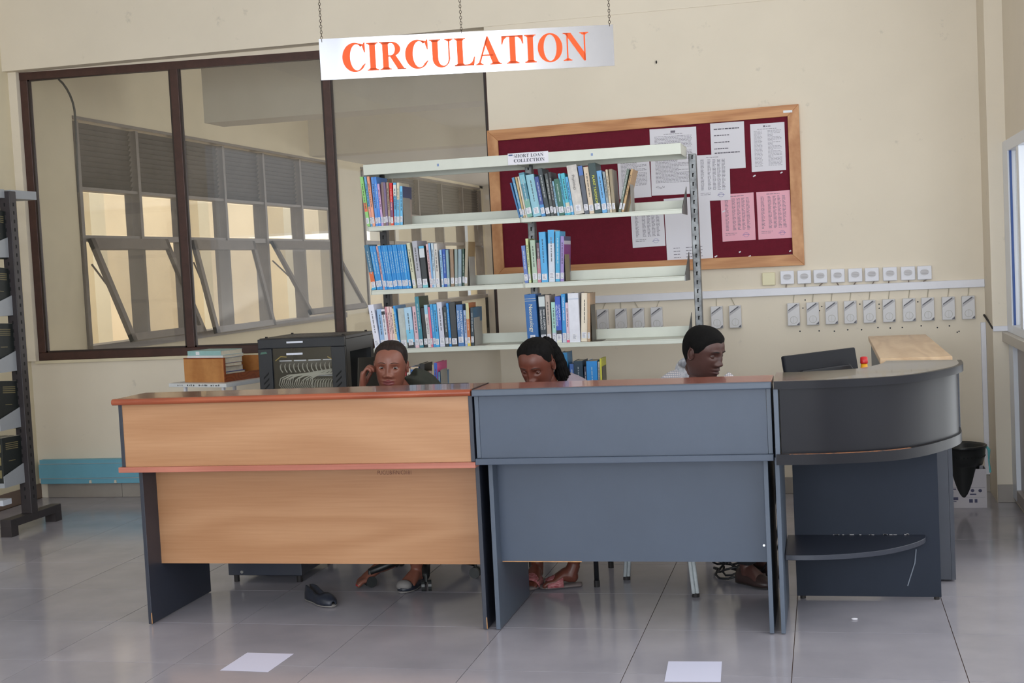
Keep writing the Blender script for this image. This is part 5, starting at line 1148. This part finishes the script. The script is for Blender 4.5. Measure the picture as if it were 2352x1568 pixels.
def head_mesh(mb, X, eye_u, eye_l, sc=1.0):
    zs = [-.20, -.18, -.16, -.14, -.128] + [-.122+.0033*i for i in range(64)]
    zs = [z for z in zs if z < .0895] + [.091, .096, .1, .104, .107, .1095, .1115, .113]
    rings = [[headpt(z, p)*sc for p in PHS] for z in zs]; n = len(PHS)
    mb.X = X; o = len(mb.v); base = len(mb.f); mb.loft(rings, 0, True)
    for k in range(base, len(mb.f)):
        f = mb.f[k]
        i, j = divmod(f[0]-o, n)
        if i >= len(zs) or len(f) > 4: continue
        p = headpt(zs[min(i, len(zs)-1)], PHS[j]); zc = zs[min(i, len(zs)-1)]+.0016
        if p.y < -.02:
            ax = abs(p.x); wl = .0265
            if ax < wl and -.0865 + .010*(ax/wl)**2 < zc < -.0565 - .0095*(ax/wl)**2: mb.m[k] = 1
    for s_ in (-1, 1):
        ec = Vector((.0325*s_, -.0645, -.001))*sc; r = .0137*sc
        def P_(a, e): return ec + Vector((math.sin(a)*math.cos(e), -math.cos(a)*math.cos(e), math.sin(e)))*r
        As = [R(-84+12*i) for i in range(15)]
        def line(a, E): return R(E)*max(0, math.cos(a*90/66)) if abs(a) < R(66) else 0
        for up in (1, -1):
            rows = []
            for k in range(7):
                t = k/6; rows.append([P_(a, (line(a, eye_u)*(1-t)+R(86)*t) if up > 0 else (-line(a, eye_l)*(1-t)-R(86)*t)) for a in As])
            mb.loft(rows, 3 if up > 0 else 0, False, False)
        ax = .0745*s_
        mb.ball(Vector((ax+.0015*s_, .014, -.010))*sc, .0065*sc, .0155*sc, .027*sc, 14)
        rim = [Vector((ax+.0055*s_, .0155+.0135*math.cos(t), -.008+.0255*math.sin(t)))*sc for t in [R(-120+24*i) for i in range(14)]]
        mb.tube(rim, [.0025*sc]+[.0038*sc]*12+[.0025*sc], 6)
    mb.X = None
def eyeballs(parent, X, look=(0, 0), sc=1.0):
    EW, EI, EP = mat('eye white', (206, 200, 196), .25), mat('dark iris', (44, 28, 22), .2), mat('pupil', (10, 8, 8), .1)
    for s_ in (-1, 1):
        b = MB(); ec = Vector((.0325*s_, -.0645, -.001))*sc; r = .0128*sc; d = Vector((math.sin(R(look[0]))*math.cos(R(look[1])), -math.cos(R(look[0]))*math.cos(R(look[1])), math.sin(R(look[1]))))
        u = d.orthogonal().normalized(); v = d.cross(u); angs = [1, 10, 14, 20, 27, 33, 45, 60, 80, 110, 140, 175]
        b.X = X; rings = [[ec + (d*math.cos(R(a)) + (u*math.cos(2*math.pi*j/20)+v*math.sin(2*math.pi*j/20))*math.sin(R(a)))*r for j in range(20)] for a in angs]
        b.loft(rings, 0, True); 
        for k in range(len(b.f)-2):
            ring_i = k//20; b.m[k] = 2 if angs[ring_i+1] <= 14 else (1 if angs[ring_i+1] <= 33 else 0)
        b.m[-2] = 2
        b.build('eye', [EW, EI, EP], parent, smooth=True)
def zx(z, x):      # point of the face front at height z and offset x
    lo, hi = 0.0, 1.5
    for _ in range(24):
        md = (lo+hi)/2
        if abs(headpt(z, md).x) < abs(x): lo = md
        else: hi = md
    return headpt(z, math.copysign(lo, x))
def brows(parent, X, m_, drop=0.0, th=.0026):
    for s_ in (-1, 1):
        pts = []
        for k in range(11):
            t = k/10; x = .0135+.0375*t; z = .0225+drop+.0042*math.sin(t*2.6)-.005*t*t
            pts.append(zx(z, x*s_)+Vector((0, .0004, 0)))
        b = MB(); b.X = X; b.tube(pts, [th*q for q in (.5, .9, 1, 1, 1, .95, .85, .75, .6, .45, .25)], 8, flat=(1, 1)); b.build('eyebrow', m_, parent, smooth=True)
def hairline(ph, front, side, nape):
    a = abs(((ph+math.pi) % (2*math.pi))-math.pi); d = math.degrees(a)
    K = [(0, front-.004), (12, front), (35, front-.004), (52, front-.016), (66, side+.022), (80, side), (92, side-.004), (104, side+.022), (118, nape+.02), (135, nape), (180, nape-.006)]
    for i in range(len(K)-1):
        if K[i][0] <= d <= K[i+1][0]:
            t = (d-K[i][0])/(K[i+1][0]-K[i][0]); t = t*t*(3-2*t); return K[i][1]*(1-t)+K[i+1][1]*t
    return nape
def hair_cap(X, parent, m_, th, front=.066, side=-.005, nape=-.065, ridge=0.0, sc=1.0, part=False, edge=.3):
    b = MB(); rows = []
    for k in range(34):
        u = k/33; row = []
        for p in PHS:
            zh = hairline(p, front, side, nape); z = zh+(.1129-zh)*(1-(1-u)**1.25); e_ = min(1, u/edge); t = th*(e_*e_*(3-2*e_)) + .0008
            q = headpt(z, p, True)
            if ridge: t *= 1+ridge*math.cos(2*math.pi*q.x/.0155)
            if part and q.y < .03: t *= 1-.6*math.exp(-(q.x/.004)**2)
            row.append((headpt(z, p, True, t))*sc)
        rows.append(row)
    b.X = X; b.loft(rows, 0, True); return b.build('hair', m_, parent, smooth=True)
def fuse(mb, voxel=.005, it=6):
    me = bpy.data.meshes.new('tmp'); me.from_pydata(mb.v, [], mb.f); me.update()
    o = bpy.data.objects.new('tmp', me); COL.objects.link(o)
    bm = bmesh.new(); bm.from_mesh(me); bmesh.ops.recalc_face_normals(bm, faces=bm.faces); bm.to_mesh(me); bm.free()
    r = o.modifiers.new('r', 'REMESH'); r.mode = 'VOXEL'; r.voxel_size = voxel
    s = o.modifiers.new('s', 'SMOOTH'); s.iterations = it; s.factor = .5
    dg = bpy.context.evaluated_depsgraph_get(); m2 = bpy.data.meshes.new_from_object(o.evaluated_get(dg))
    vs = [v.co[:] for v in m2.vertices]; fs = [tuple(p.vertices) for p in m2.polygons]
    bpy.data.objects.remove(o); bpy.data.meshes.remove(me); bpy.data.meshes.remove(m2)
    return vs, fs
def spl(pts, n=5):
    out = []; P_ = [Vector(p) for p in pts]
    for i in range(len(P_)-1):
        p0, p1, p2, p3 = P_[max(0, i-1)], P_[i], P_[i+1], P_[min(len(P_)-1, i+2)]
        for k in range(n):
            t = k/n; out.append(.5*((2*p1)+(-p0+p2)*t+(2*p0-5*p1+4*p2-p3)*t*t+(-p0+3*p1-3*p2+p3)*t**3))
    return out+[P_[-1]]
def limb(mb, pts, rs, n=12, k=4):
    P_ = spl(pts, k); N = len(P_); R_ = []
    for i in range(N):
        t = i/(N-1)*(len(rs)-1); j = min(int(t), len(rs)-2); R_.append(rs[j]+(rs[j+1]-rs[j])*(t-j))
    mb.tube(P_, R_, n)
def hand(mb, wrist, fwd, back, thumb, curl=35, sc=1.0, spread=.0):
    w_, f, k, t = Vector(wrist), Vector(fwd).normalized(), Vector(back).normalized(), Vector(thumb).normalized()
    rings = []
    for d_, hw, hh in ((-.01, .024, .017), (.02, .030, .016), (.05, .037, .015), (.08, .040, .0135), (.092, .038, .011)):
        c = w_+f*d_*sc; rings.append([c+t*(hw*sc*math.cos(a))+k*(hh*sc*math.sin(a)) for a in [2*math.pi*j/14 for j in range(14)]])
    mb.loft(rings)
    for off, L_, r in ((.030, .074, .0088), (.0105, .082, .009), (-.010, .077, .0087), (-.029, .060, .0076)):
        p = w_+f*.085*sc+t*off*sc; pts = [p-f*.015*sc]; ang = 0; d_ = f
        for seg, q in ((.46, .6), (.30, 1.15), (.24, .9)):
            ang += R(curl)*q; d_ = (f*math.cos(ang)-k*math.sin(ang)+t*off*spread*8).normalized(); p = p+d_*(L_*seg*sc); pts.append(p)
        mb.tube(spl(pts, 4), [r*sc]*(len(pts)*4-5)+[r*.9*sc, r*.55*sc], 8)
    p = w_+f*.022*sc+t*.026*sc; d1 = (f*.62+t*.68-k*.3).normalized(); d2 = (f*.9+t*.15-k*.45).normalized()
    mb.tube(spl([p, p+d1*.036*sc, p+d1*.036*sc+d2*.030*sc, p+d1*.036*sc+d2*.054*sc], 4), [.0125*sc]*5+[.0105*sc]*5+[.009*sc, .0085*sc, .006*sc], 8)
def foot(mb, ankle, heel, ball, toe, sc=1.0, toes=True):
    A, H_, B_, T_ = Vector(ankle), Vector(heel), Vector(ball), Vector(toe); d_ = (T_-B_); d_.normalize(); s_ = Vector((-d_.y, d_.x, 0)).normalized()
    mid = (H_+B_)/2+Vector((0, 0, .022))
    def rg(c, hw, hh): return [c+s_*(hw*math.cos(a))+Vector((0, 0, hh*math.sin(a))) for a in [2*math.pi*j/14 for j in range(14)]]
    mb.loft([rg(H_+(H_-B_).normalized()*.015, .012, .015), rg(H_, .028, .026), rg(H_*.7+B_*.3+Vector((0, 0, .016)), .031, .036), rg(mid, .034, .032), rg(B_+Vector((0, 0, .004)), .044, .020), rg(B_+d_*.012, .043, .013)])
    limb(mb, [H_*.75+B_*.25+Vector((0, 0, .005)), A], [.034, .031])
    tips = []
    if toes:
        for k, (o_, L_, r) in enumerate(((.031, .052, .0125), (.012, .050, .0085), (-.004, .045, .008), (-.019, .038, .0075), (-.033, .030, .007))):
            b0 = B_+s_*o_*sc; tip = b0+d_*L_*sc; tip.z = max(tip.z*.5, .009); mb.tube(spl([b0-d_*.012, b0+d_*L_*.5+Vector((0, 0, .004)), tip], 4), [r]*7+[r*.9, r*.6], 8); tips.append((tip, d_, r))
    return tips
def torso(mb, rings, n=22):
    out = []
    for c, hw, hd, yaw in rings:
        c = Vector(c); cy, sy = math.cos(R(yaw)), math.sin(R(yaw))
        out.append([c+Vector((cy*hw*math.copysign(abs(math.cos(a))**.8, math.cos(a)) - sy*hd*math.copysign(abs(math.sin(a))**.9, math.sin(a)), sy*hw*math.copysign(abs(math.cos(a))**.8, math.cos(a)) + cy*hd*math.copysign(abs(math.sin(a))**.9, math.sin(a)), 0)) for a in [2*math.pi*j/n for j in range(n)]])
    mb.loft(out)
def headX(c, yaw, pitch, roll=0): return Matrix.Translation(c) @ Matrix.Rotation(R(yaw), 4, 'Z') @ Matrix.Rotation(R(roll), 4, 'Y') @ Matrix.Rotation(R(pitch), 4, 'X')
def skin(name, c, lip, brow): 
    sk = mat(name+' skin', c, .40, var=.07, scale=18, bump=.05, bscale=500, spec=.45)
    return [sk, mat(name+' lips', lip, .38), mat(name+' brows', brow, .8), mat(name+' lids', tuple(int(v*.86) for v in c), .5)]
def person(label, c, head, body_fn, mats, eye, loc):
    rt = thing('person', label, 'person', loc, 'people seated behind the counters')
    b = MB(); raw = MB(); body_fn(raw); vs, fs = fuse(raw, .0045, 5); b.add(vs, fs, 0)
    head_mesh(b, head, *eye); o = b.build('body', mats, rt, smooth=True)
    return rt
# ---- person in olive, cheek on hand
H1 = headX((-2.036, 6.045, 1.079), 9, 5, 3.2)
tips1 = []
def body1(m):
    torso(m, [((-1.98, 6.34, .50), .165, .11, 0), ((-1.98, 6.32, .60), .155, .105, 0), ((-1.98, 6.28, .75), .145, .10, 3), ((-1.97, 6.24, .88), .16, .095, 4), ((-1.965, 6.21, .965), .125, .075, 4), ((-1.99, 6.17, 1.0), .06, .055, 4)])
    limb(m, [(-1.99, 6.20, .95), (-2.02, 6.12, .98), (-2.033, 6.075, 1.01)], [.052, .048, .046])
    limb(m, [(-2.10, 6.22, .935), (-2.20, 6.08, .84), (-2.245, 5.93, .775)], [.05, .043, .038]); limb(m, [(-2.245, 5.93, .775), (-2.215, 5.95, .86), (-2.168, 5.985, .964)], [.038, .034, .025])
    hand(m, (-2.166, 5.985, .968), (.12, -.02, .99), (-.97, -.22, .1), (-.2, .97, 0), 60, 1.0)
    limb(m, [(-1.90, 6.19, .94), (-1.83, 6.14, .86), (-1.74, 6.0, .785)], [.045, .042, .037]); limb(m, [(-1.72, 6.0, .785), (-1.80, 5.92, .765), (-1.88, 5.86, .760)], [.037, .033, .023]); hand(m, (-1.885, 5.857, .760), (-.85, -.5, -.02), (0, 0, 1), (-.4, .8, 0), 20, .92)
    limb(m, [(-2.07, 6.36, .53), (-2.14, 6.14, .545), (-2.15, 6.0, .53)], [.085, .075, .058]); limb(m, [(-2.15, 6.0, .53), (-2.155, 6.08, .34), (-2.135, 6.16, .17)], [.055, .05, .031])
    global tips1; tips1 = foot(m, (-2.135, 6.16, .17), (-2.115, 6.165, .095), (-2.235, 6.055, .034), (-2.285, 6.012, .016))
    limb(m, [(-1.89, 6.36, .53), (-1.90, 6.14, .545), (-1.92, 6.0, .53)], [.085, .075, .058]); limb(m, [(-1.92, 6.0, .53), (-1.95, 6.04, .3), (-1.965, 6.06, .1)], [.055, .05, .032]); foot(m, (-1.965, 6.06, .1), (-1.96, 6.09, .045), (-1.99, 5.975, .03), (-1.995, 5.94, .025), toes=False)
p1 = person('person in a dark olive top resting cheek on hand behind the wooden counter', None, H1, body1, skin('first', (128, 80, 65), (116, 56, 56), (52, 32, 28)), (25, 15), (-1.98, 6.2, 0))
eyeballs(p1, H1, (4, 1)); brows(p1, H1, mat('soft brown brow', (66, 42, 34), .9)); hair_cap(H1, p1, mat('black slicked hair', (34, 24, 21), .6, var=.3, scale=60, stretch=(3, .5, .5), spec=.25), .0065, .086, 0.012, -.06, .06, 1.0, True, .5)
OLIVE = mat('dark olive cotton', (46, 48, 40), .9, var=.1, scale=50)
b = MB(); torso(b, [((-1.98, 6.34, .47), .185, .13, 0), ((-1.98, 6.32, .60), .175, .125, 0), ((-1.98, 6.28, .75), .163, .118, 3), ((-1.975, 6.24, .88), .168, .112, 4), ((-1.97, 6.21, .965), .125, .09, 4), ((-1.985, 6.17, 1.0), .088, .075, 4), ((-2.0, 6.14, 1.015), .066, .06, 4)])
limb(b, [(-2.08, 6.23, .94), (-2.17, 6.12, .875), (-2.225, 6.0, .81)], [.066, .058, .05]); limb(b, [(-1.97, 6.16, 1.0), (-1.915, 6.19, .97), (-1.84, 6.17, .89), (-1.77, 6.05, .81)], [.06, .062, .056, .05])
vs, fs = fuse(b, .006, 6); MB().add(vs, fs).build('top', OLIVE, p1, smooth=True)
b = MB(); limb(b, [(-1.98, 6.36, .56), (-2.02, 6.25, .57)], [.14, .13]); limb(b, [(-2.07, 6.36, .545), (-2.14, 6.14, .56), (-2.15, 5.985, .53), (-2.155, 6.04, .40)], [.105, .095, .078, .07]); limb(b, [(-1.89, 6.36, .545), (-1.90, 6.14, .56), (-1.92, 5.985, .53), (-1.94, 6.02, .40)], [.105, .095, .078, .07])
vs, fs = fuse(b, .008, 6); MB().add(vs, fs).build('skirt', mat('black cotton', (24, 24, 27), .9), p1, smooth=True)
NAIL = mat('red nail varnish', (190, 18, 36), .2)
for tip, d_, r in tips1:
    b = MB(); b.ball(tip+Vector((0, 0, r*.55))-d_*.003, r*.72, r*.72, .0035, 8); b.build('toenail', NAIL, p1, smooth=True)
us, ss = MB(), MB(); shoe(us, ss, (-2.003, 5.915), (-1.958, 6.125), .086, .062); sh_ = us.build('shoe', SHOE, p1, smooth=True); ss.build('sole', SOLE, sh_, smooth=True)
b = MB(); b.ball((-1.997, 5.945, .034), .040, .030, .027, 16); b.build('toe_cap', mat('grey toe cap', (128, 124, 122), .6), sh_, smooth=True)
# ---- person with braids looking down
H2 = headX((-1.322, 6.05, 1.060), -13, 24, 0)
def body2(m):
    torso(m, [((-1.28, 6.36, .50), .165, .11, 0), ((-1.28, 6.33, .62), .15, .105, 0), ((-1.28, 6.28, .77), .145, .10, 0), ((-1.28, 6.23, .86), .155, .09, 0), ((-1.28, 6.19, .92), .12, .07, 0), ((-1.285, 6.15, .955), .06, .055, 0)])
    limb(m, [(-1.28, 6.18, .90), (-1.29, 6.11, .96), (-1.297, 6.08, 1.0)], [.06, .052, .048])
    for s_ in (-1, 1):
        x = -1.28; limb(m, [(x+.15*s_, 6.21, .90), (x+.21*s_, 6.08, .82), (x+.20*s_, 5.97, .79)], [.05, .042, .037]); limb(m, [(x+.20*s_, 5.97, .79), (x+.13*s_, 5.89, .778), (x+.06*s_, 5.84, .772)], [.037, .033, .023]); hand(m, (x+.055*s_, 5.838, .771), (-.75*s_, -.6, -.02), (0, 0, 1), (-.5*s_, .8, 0), 22, .92)
        limb(m, [(x+.09*s_, 6.36, .53), (x+.10*s_, 6.12, .545), (x+.09*s_, 5.98, .53)], [.085, .075, .058])
    limb(m, [(-1.19, 5.98, .53), (-1.19, 6.06, .3), (-1.195, 6.09, .11)], [.055, .048, .03]); foot(m, (-1.195, 6.09, .11), (-1.195, 6.085, .047), (-1.295, 6.05, .032), (-1.34, 6.035, .022), toes=True)
    limb(m, [(-1.37, 5.98, .53), (-1.385, 6.1, .3), (-1.39, 6.16, .11)], [.055, .048, .03]); foot(m, (-1.39, 6.16, .11), (-1.39, 6.17, .047), (-1.40, 6.06, .032), (-1.405, 6.02, .022), toes=True)
p2 = person('person with long black braids looking down behind the grey straight counter', None, H2, body2, skin('second', (104, 58, 46), (110, 50, 46), (40, 25, 22)), (2, 9), (-1.28, 6.2, 0))
eyeballs(p2, H2, (0, -22)); brows(p2, H2, mat('dark brow', (48, 29, 24), .9)); BR = mat('black braided hair', (14, 12, 12), .75, var=.3, scale=90, spec=.15)
hr = hair_cap(H2, p2, BR, .011, .088, 0.020, -.06, .06, 1.0, False, .6)
b = MB(); rr = random.Random(11); b.X = H2
for k in range(34):
    a = k/34*2*math.pi; st = Vector((.012+.03*math.cos(a), .062+.03*math.sin(a), .086+.012*math.sin(a*2))); 
    en = Vector((.078+.028*math.cos(a)+rr.uniform(-.008, .008), .085+.03*math.sin(a), -.11-.05*rr.random()))
    md = Vector((.046+.022*math.cos(a), .085+.03*math.sin(a), .055+.01*math.cos(a))); m2 = Vector((.070+.024*math.cos(a), .092+.03*math.sin(a), -.03))
    pts = spl([st, md, m2, en], 12); b.tube(pts, [.0072*(1+.22*math.sin(i*1.5)) for i in range(len(pts)-1)]+[.003], 6)
b.build('braids', BR, hr, smooth=True)
MAUVE = mat('mauve grey cotton', (146, 135, 145), .85, var=.06, scale=30)
b = MB(); torso(b, [((-1.28, 6.36, .47), .185, .13, 0), ((-1.28, 6.33, .62), .168, .122, 0), ((-1.28, 6.28, .77), .162, .118, 0), ((-1.28, 6.23, .86), .172, .106, 0), ((-1.28, 6.19, .925), .142, .085, 0), ((-1.285, 6.15, .965), .08, .068, 0)])
limb(b, [(-1.42, 6.22, .905), (-1.48, 6.12, .85), (-1.485, 6.02, .81)], [.066, .056, .05]); limb(b, [(-1.215, 6.18, .945), (-1.13, 6.17, .905), (-1.085, 6.02, .82)], [.07, .062, .05])
vs, fs = fuse(b, .006, 6); tp = MB().add(vs, fs).build('blouse', MAUVE, p2, smooth=True)
b = MB(); b.tube(spl([(-1.36, 6.13, .955), (-1.34, 6.20, .985), (-1.285, 6.23, .99), (-1.225, 6.20, .985), (-1.205, 6.12, .955)], 5), .014, 8, flat=(.5, 1.4)); b.build('collar', mat('navy collar', (40, 44, 66), .8), tp)
b = MB(); limb(b, [(-1.28, 6.38, .56), (-1.28, 6.25, .57)], [.14, .13])
for s_ in (-1, 1): limb(b, [(-1.28+.09*s_, 6.36, .545), (-1.28+.10*s_, 6.12, .56), (-1.28+.09*s_, 5.975, .53), (-1.28+.09*s_, 6.03, .40)], [.105, .095, .078, .07])
vs, fs = fuse(b, .008, 6); MB().add(vs, fs).build('skirt', mat('dark navy cotton', (28, 28, 38), .9), p2, smooth=True)
STRAP = mat('striped red strap', (146, 56, 62), .6, rgb2=(190, 130, 132), scale=60, stretch=(1, 1, 4))
for toe_, heel_ in (((-1.355, 6.03), (-1.165, 6.095)), ((-1.405, 5.985), (-1.39, 6.20))):
    T_, Q_ = Vector((*toe_, 0)), Vector((*heel_, 0)); d_ = (T_-Q_); L_ = d_.length; d_.normalize(); s_ = Vector((-d_.y, d_.x, 0))
    b = MB(); b.loft([[Q_+d_*(t*L_)+s_*(hw*math.cos(a))+Vector((0, 0, .010+.0095*math.sin(a))) for a in [2*math.pi*j/14 for j in range(14)]] for t, hw in ((0, .018), (.05, .03), (.3, .034), (.6, .043), (.8, .046), (.93, .036), (1, .016))]); sd = b.build('sandal', mat('grey sandal sole', (118, 106, 104), .7), p2, smooth=True)
    b = MB(); b.loft([[Q_+d_*(t*L_)+s_*(.049*math.cos(a))+Vector((0, 0, .012+hh*math.sin(a))) for a in [math.pi*j/12 for j in range(13)]] for t, hh in ((.46, .060), (.55, .056), (.66, .050), (.76, .042), (.84, .034))], 0, False, False); st_ = b.build('strap', STRAP, sd, smooth=True)
    sm = st_.modifiers.new('thickness', 'SOLIDIFY'); sm.thickness = .003
# ---- person in the light checked shirt looking to the side
H3 = headX((-.538, 6.02, 1.095), 59, 14, 0)
def body3(m):
    torso(m, [((-.66, 6.30, .50), .165, .115, 45), ((-.655, 6.28, .62), .16, .11, 45), ((-.64, 6.24, .77), .16, .105, 45), ((-.62, 6.18, .88), .18, .10, 46), ((-.605, 6.14, .945), .14, .075, 46), ((-.60, 6.12, .98), .065, .06, 46)])
    limb(m, [(-.605, 6.13, .93), (-.59, 6.085, .98), (-.575, 6.05, 1.02)], [.066, .06, .055])
    limb(m, [(-.73, 6.02, .91), (-.70, 5.92, .83), (-.58, 5.86, .79)], [.052, .045, .04]); limb(m, [(-.58, 5.86, .79), (-.48, 5.86, .78), (-.40, 5.87, .775)], [.04, .035, .025]); hand(m, (-.395, 5.87, .775), (.97, .05, -.02), (0, 0, 1), (0, 1, 0), 25)
    limb(m, [(-.48, 6.28, .91), (-.38, 6.24, .83), (-.33, 6.14, .79)], [.052, .045, .04]); limb(m, [(-.33, 6.14, .79), (-.30, 6.05, .785), (-.275, 5.97, .78)], [.04, .035, .025]); hand(m, (-.273, 5.965, .78), (.25, -.95, -.02), (0, 0, 1), (-.9, -.2, 0), 25)
    limb(m, [(-.66, 6.2, .53), (-.50, 6.08, .545), (-.38, 6.02, .53)], [.09, .08, .06]); limb(m, [(-.38, 6.02, .53), (-.38, 6.08, .3), (-.40, 6.16, .1)], [.058, .05, .034]); foot(m, (-.40, 6.16, .1), (-.41, 6.165, .045), (-.33, 6.10, .03), (-.30, 6.075, .02), toes=False)
    limb(m, [(-.58, 6.35, .53), (-.45, 6.28, .545), (-.33, 6.22, .53)], [.09, .08, .06]); limb(m, [(-.33, 6.22, .53), (-.335, 6.28, .3), (-.35, 6.36, .1)], [.058, .05, .034]); foot(m, (-.35, 6.36, .1), (-.36, 6.365, .045), (-.28, 6.30, .03), (-.25, 6.275, .02), toes=False)
p3 = person('person in a light checked shirt turned to the right behind the grey straight counter', None, H3, body3, skin('third', (80, 53, 48), (74, 44, 43), (22, 16, 16)), (-3, 4), (-.62, 6.2, 0))
eyeballs(p3, H3, (0, -20)); brows(p3, H3, mat('black brow', (30, 21, 20), .9), -.003, .003); hair_cap(H3, p3, mat('short black hair', (13, 12, 12), .9, var=.3, scale=120, bump=.4, bscale=500, spec=.2), .006, .064, .003, -.06, 0, 1.0, False, .25)
def check_mat():
    M, nt, p = nodes('light checked cotton'); L = nt.links.new; tc = nt.nodes.new('ShaderNodeTexCoord'); ws = []
    for ax in ('X', 'Z'):
        w_ = nt.nodes.new('ShaderNodeTexWave'); w_.bands_direction = ax; w_.inputs['Scale'].default_value = 38; w_.inputs['Distortion'].default_value = 1.2; L(tc.outputs['Object'], w_.inputs['Vector']); ws.append(w_)
    mx = nt.nodes.new('ShaderNodeMath'); mx.operation = 'MULTIPLY'; L(ws[0].outputs['Fac'], mx.inputs[0]); L(ws[1].outputs['Fac'], mx.inputs[1])
    r = nt.nodes.new('ShaderNodeValToRGB'); r.color_ramp.elements[0].color = (*lin((150, 154, 166)), 1); r.color_ramp.elements[1].color = (*lin((214, 206, 208)), 1); r.color_ramp.elements[1].position = .4
    L(mx.outputs[0], r.inputs[0]); L(r.outputs[0], p.inputs['Base Color']); p.inputs['Roughness'].default_value = .85; return M
CHK = check_mat()
b = MB(); torso(b, [((-.66, 6.30, .47), .185, .135, 45), ((-.655, 6.28, .62), .178, .128, 45), ((-.64, 6.24, .77), .176, .122, 45), ((-.62, 6.18, .88), .194, .115, 46), ((-.605, 6.14, .95), .158, .09, 46), ((-.60, 6.12, .99), .085, .075, 46)])
limb(b, [(-.62, 6.10, .965), (-.70, 6.05, .938), (-.715, 5.94, .85), (-.62, 5.87, .80)], [.06, .064, .06, .052]); limb(b, [(-.49, 6.27, .925), (-.39, 6.24, .85), (-.345, 6.17, .80)], [.07, .06, .052])
vs, fs = fuse(b, .006, 6); tp = MB().add(vs, fs).build('shirt', CHK, p3, smooth=True)
b = MB(); rings = []
for k, (z, rx_, off) in enumerate(((.965, .086, .0), (.99, .082, .0), (1.025, .075, .0), (1.045, .071, .0), (1.03, .083, 0), (.992, .096, 0))):
    rings.append([Vector((-.596, 6.105, z+.022*math.sin(a))) + Vector((rx_*math.cos(a), rx_*math.sin(a), 0)) for a in [R(46)+R(20)+R(320)*j/20 - R(90) - R(0) + R(20) for j in range(21)]])
b.loft(rings, 0, False, False); b.build('collar', mat('grey checked collar', (150, 154, 164), .85, rgb2=(196, 196, 202), scale=60), tp, smooth=True)
b = MB(); limb(b, [(-.66, 6.34, .56), (-.62, 6.25, .57)], [.15, .14])
limb(b, [(-.66, 6.2, .545), (-.50, 6.08, .56), (-.37, 6.01, .53), (-.38, 6.08, .3), (-.40, 6.16, .12)], [.11, .098, .08, .07, .062]); limb(b, [(-.58, 6.35, .545), (-.45, 6.28, .56), (-.32, 6.21, .53), (-.335, 6.28, .3), (-.35, 6.36, .12)], [.11, .098, .08, .07, .062])
vs, fs = fuse(b, .008, 6); MB().add(vs, fs).build('trousers', mat('charcoal trousers', (30, 31, 36), .9), p3, smooth=True)
for toe_, heel_ in (((-.275, 6.055), (-.44, 6.19)), ((-.225, 6.255), (-.39, 6.39))):
    us, ss = MB(), MB(); shoe(us, ss, toe_, heel_, .094, .07); o = us.build('shoe', mat('brown black shoe leather', (58, 44, 42), .4), p3, smooth=True); ss.build('sole', INK, o, smooth=True)
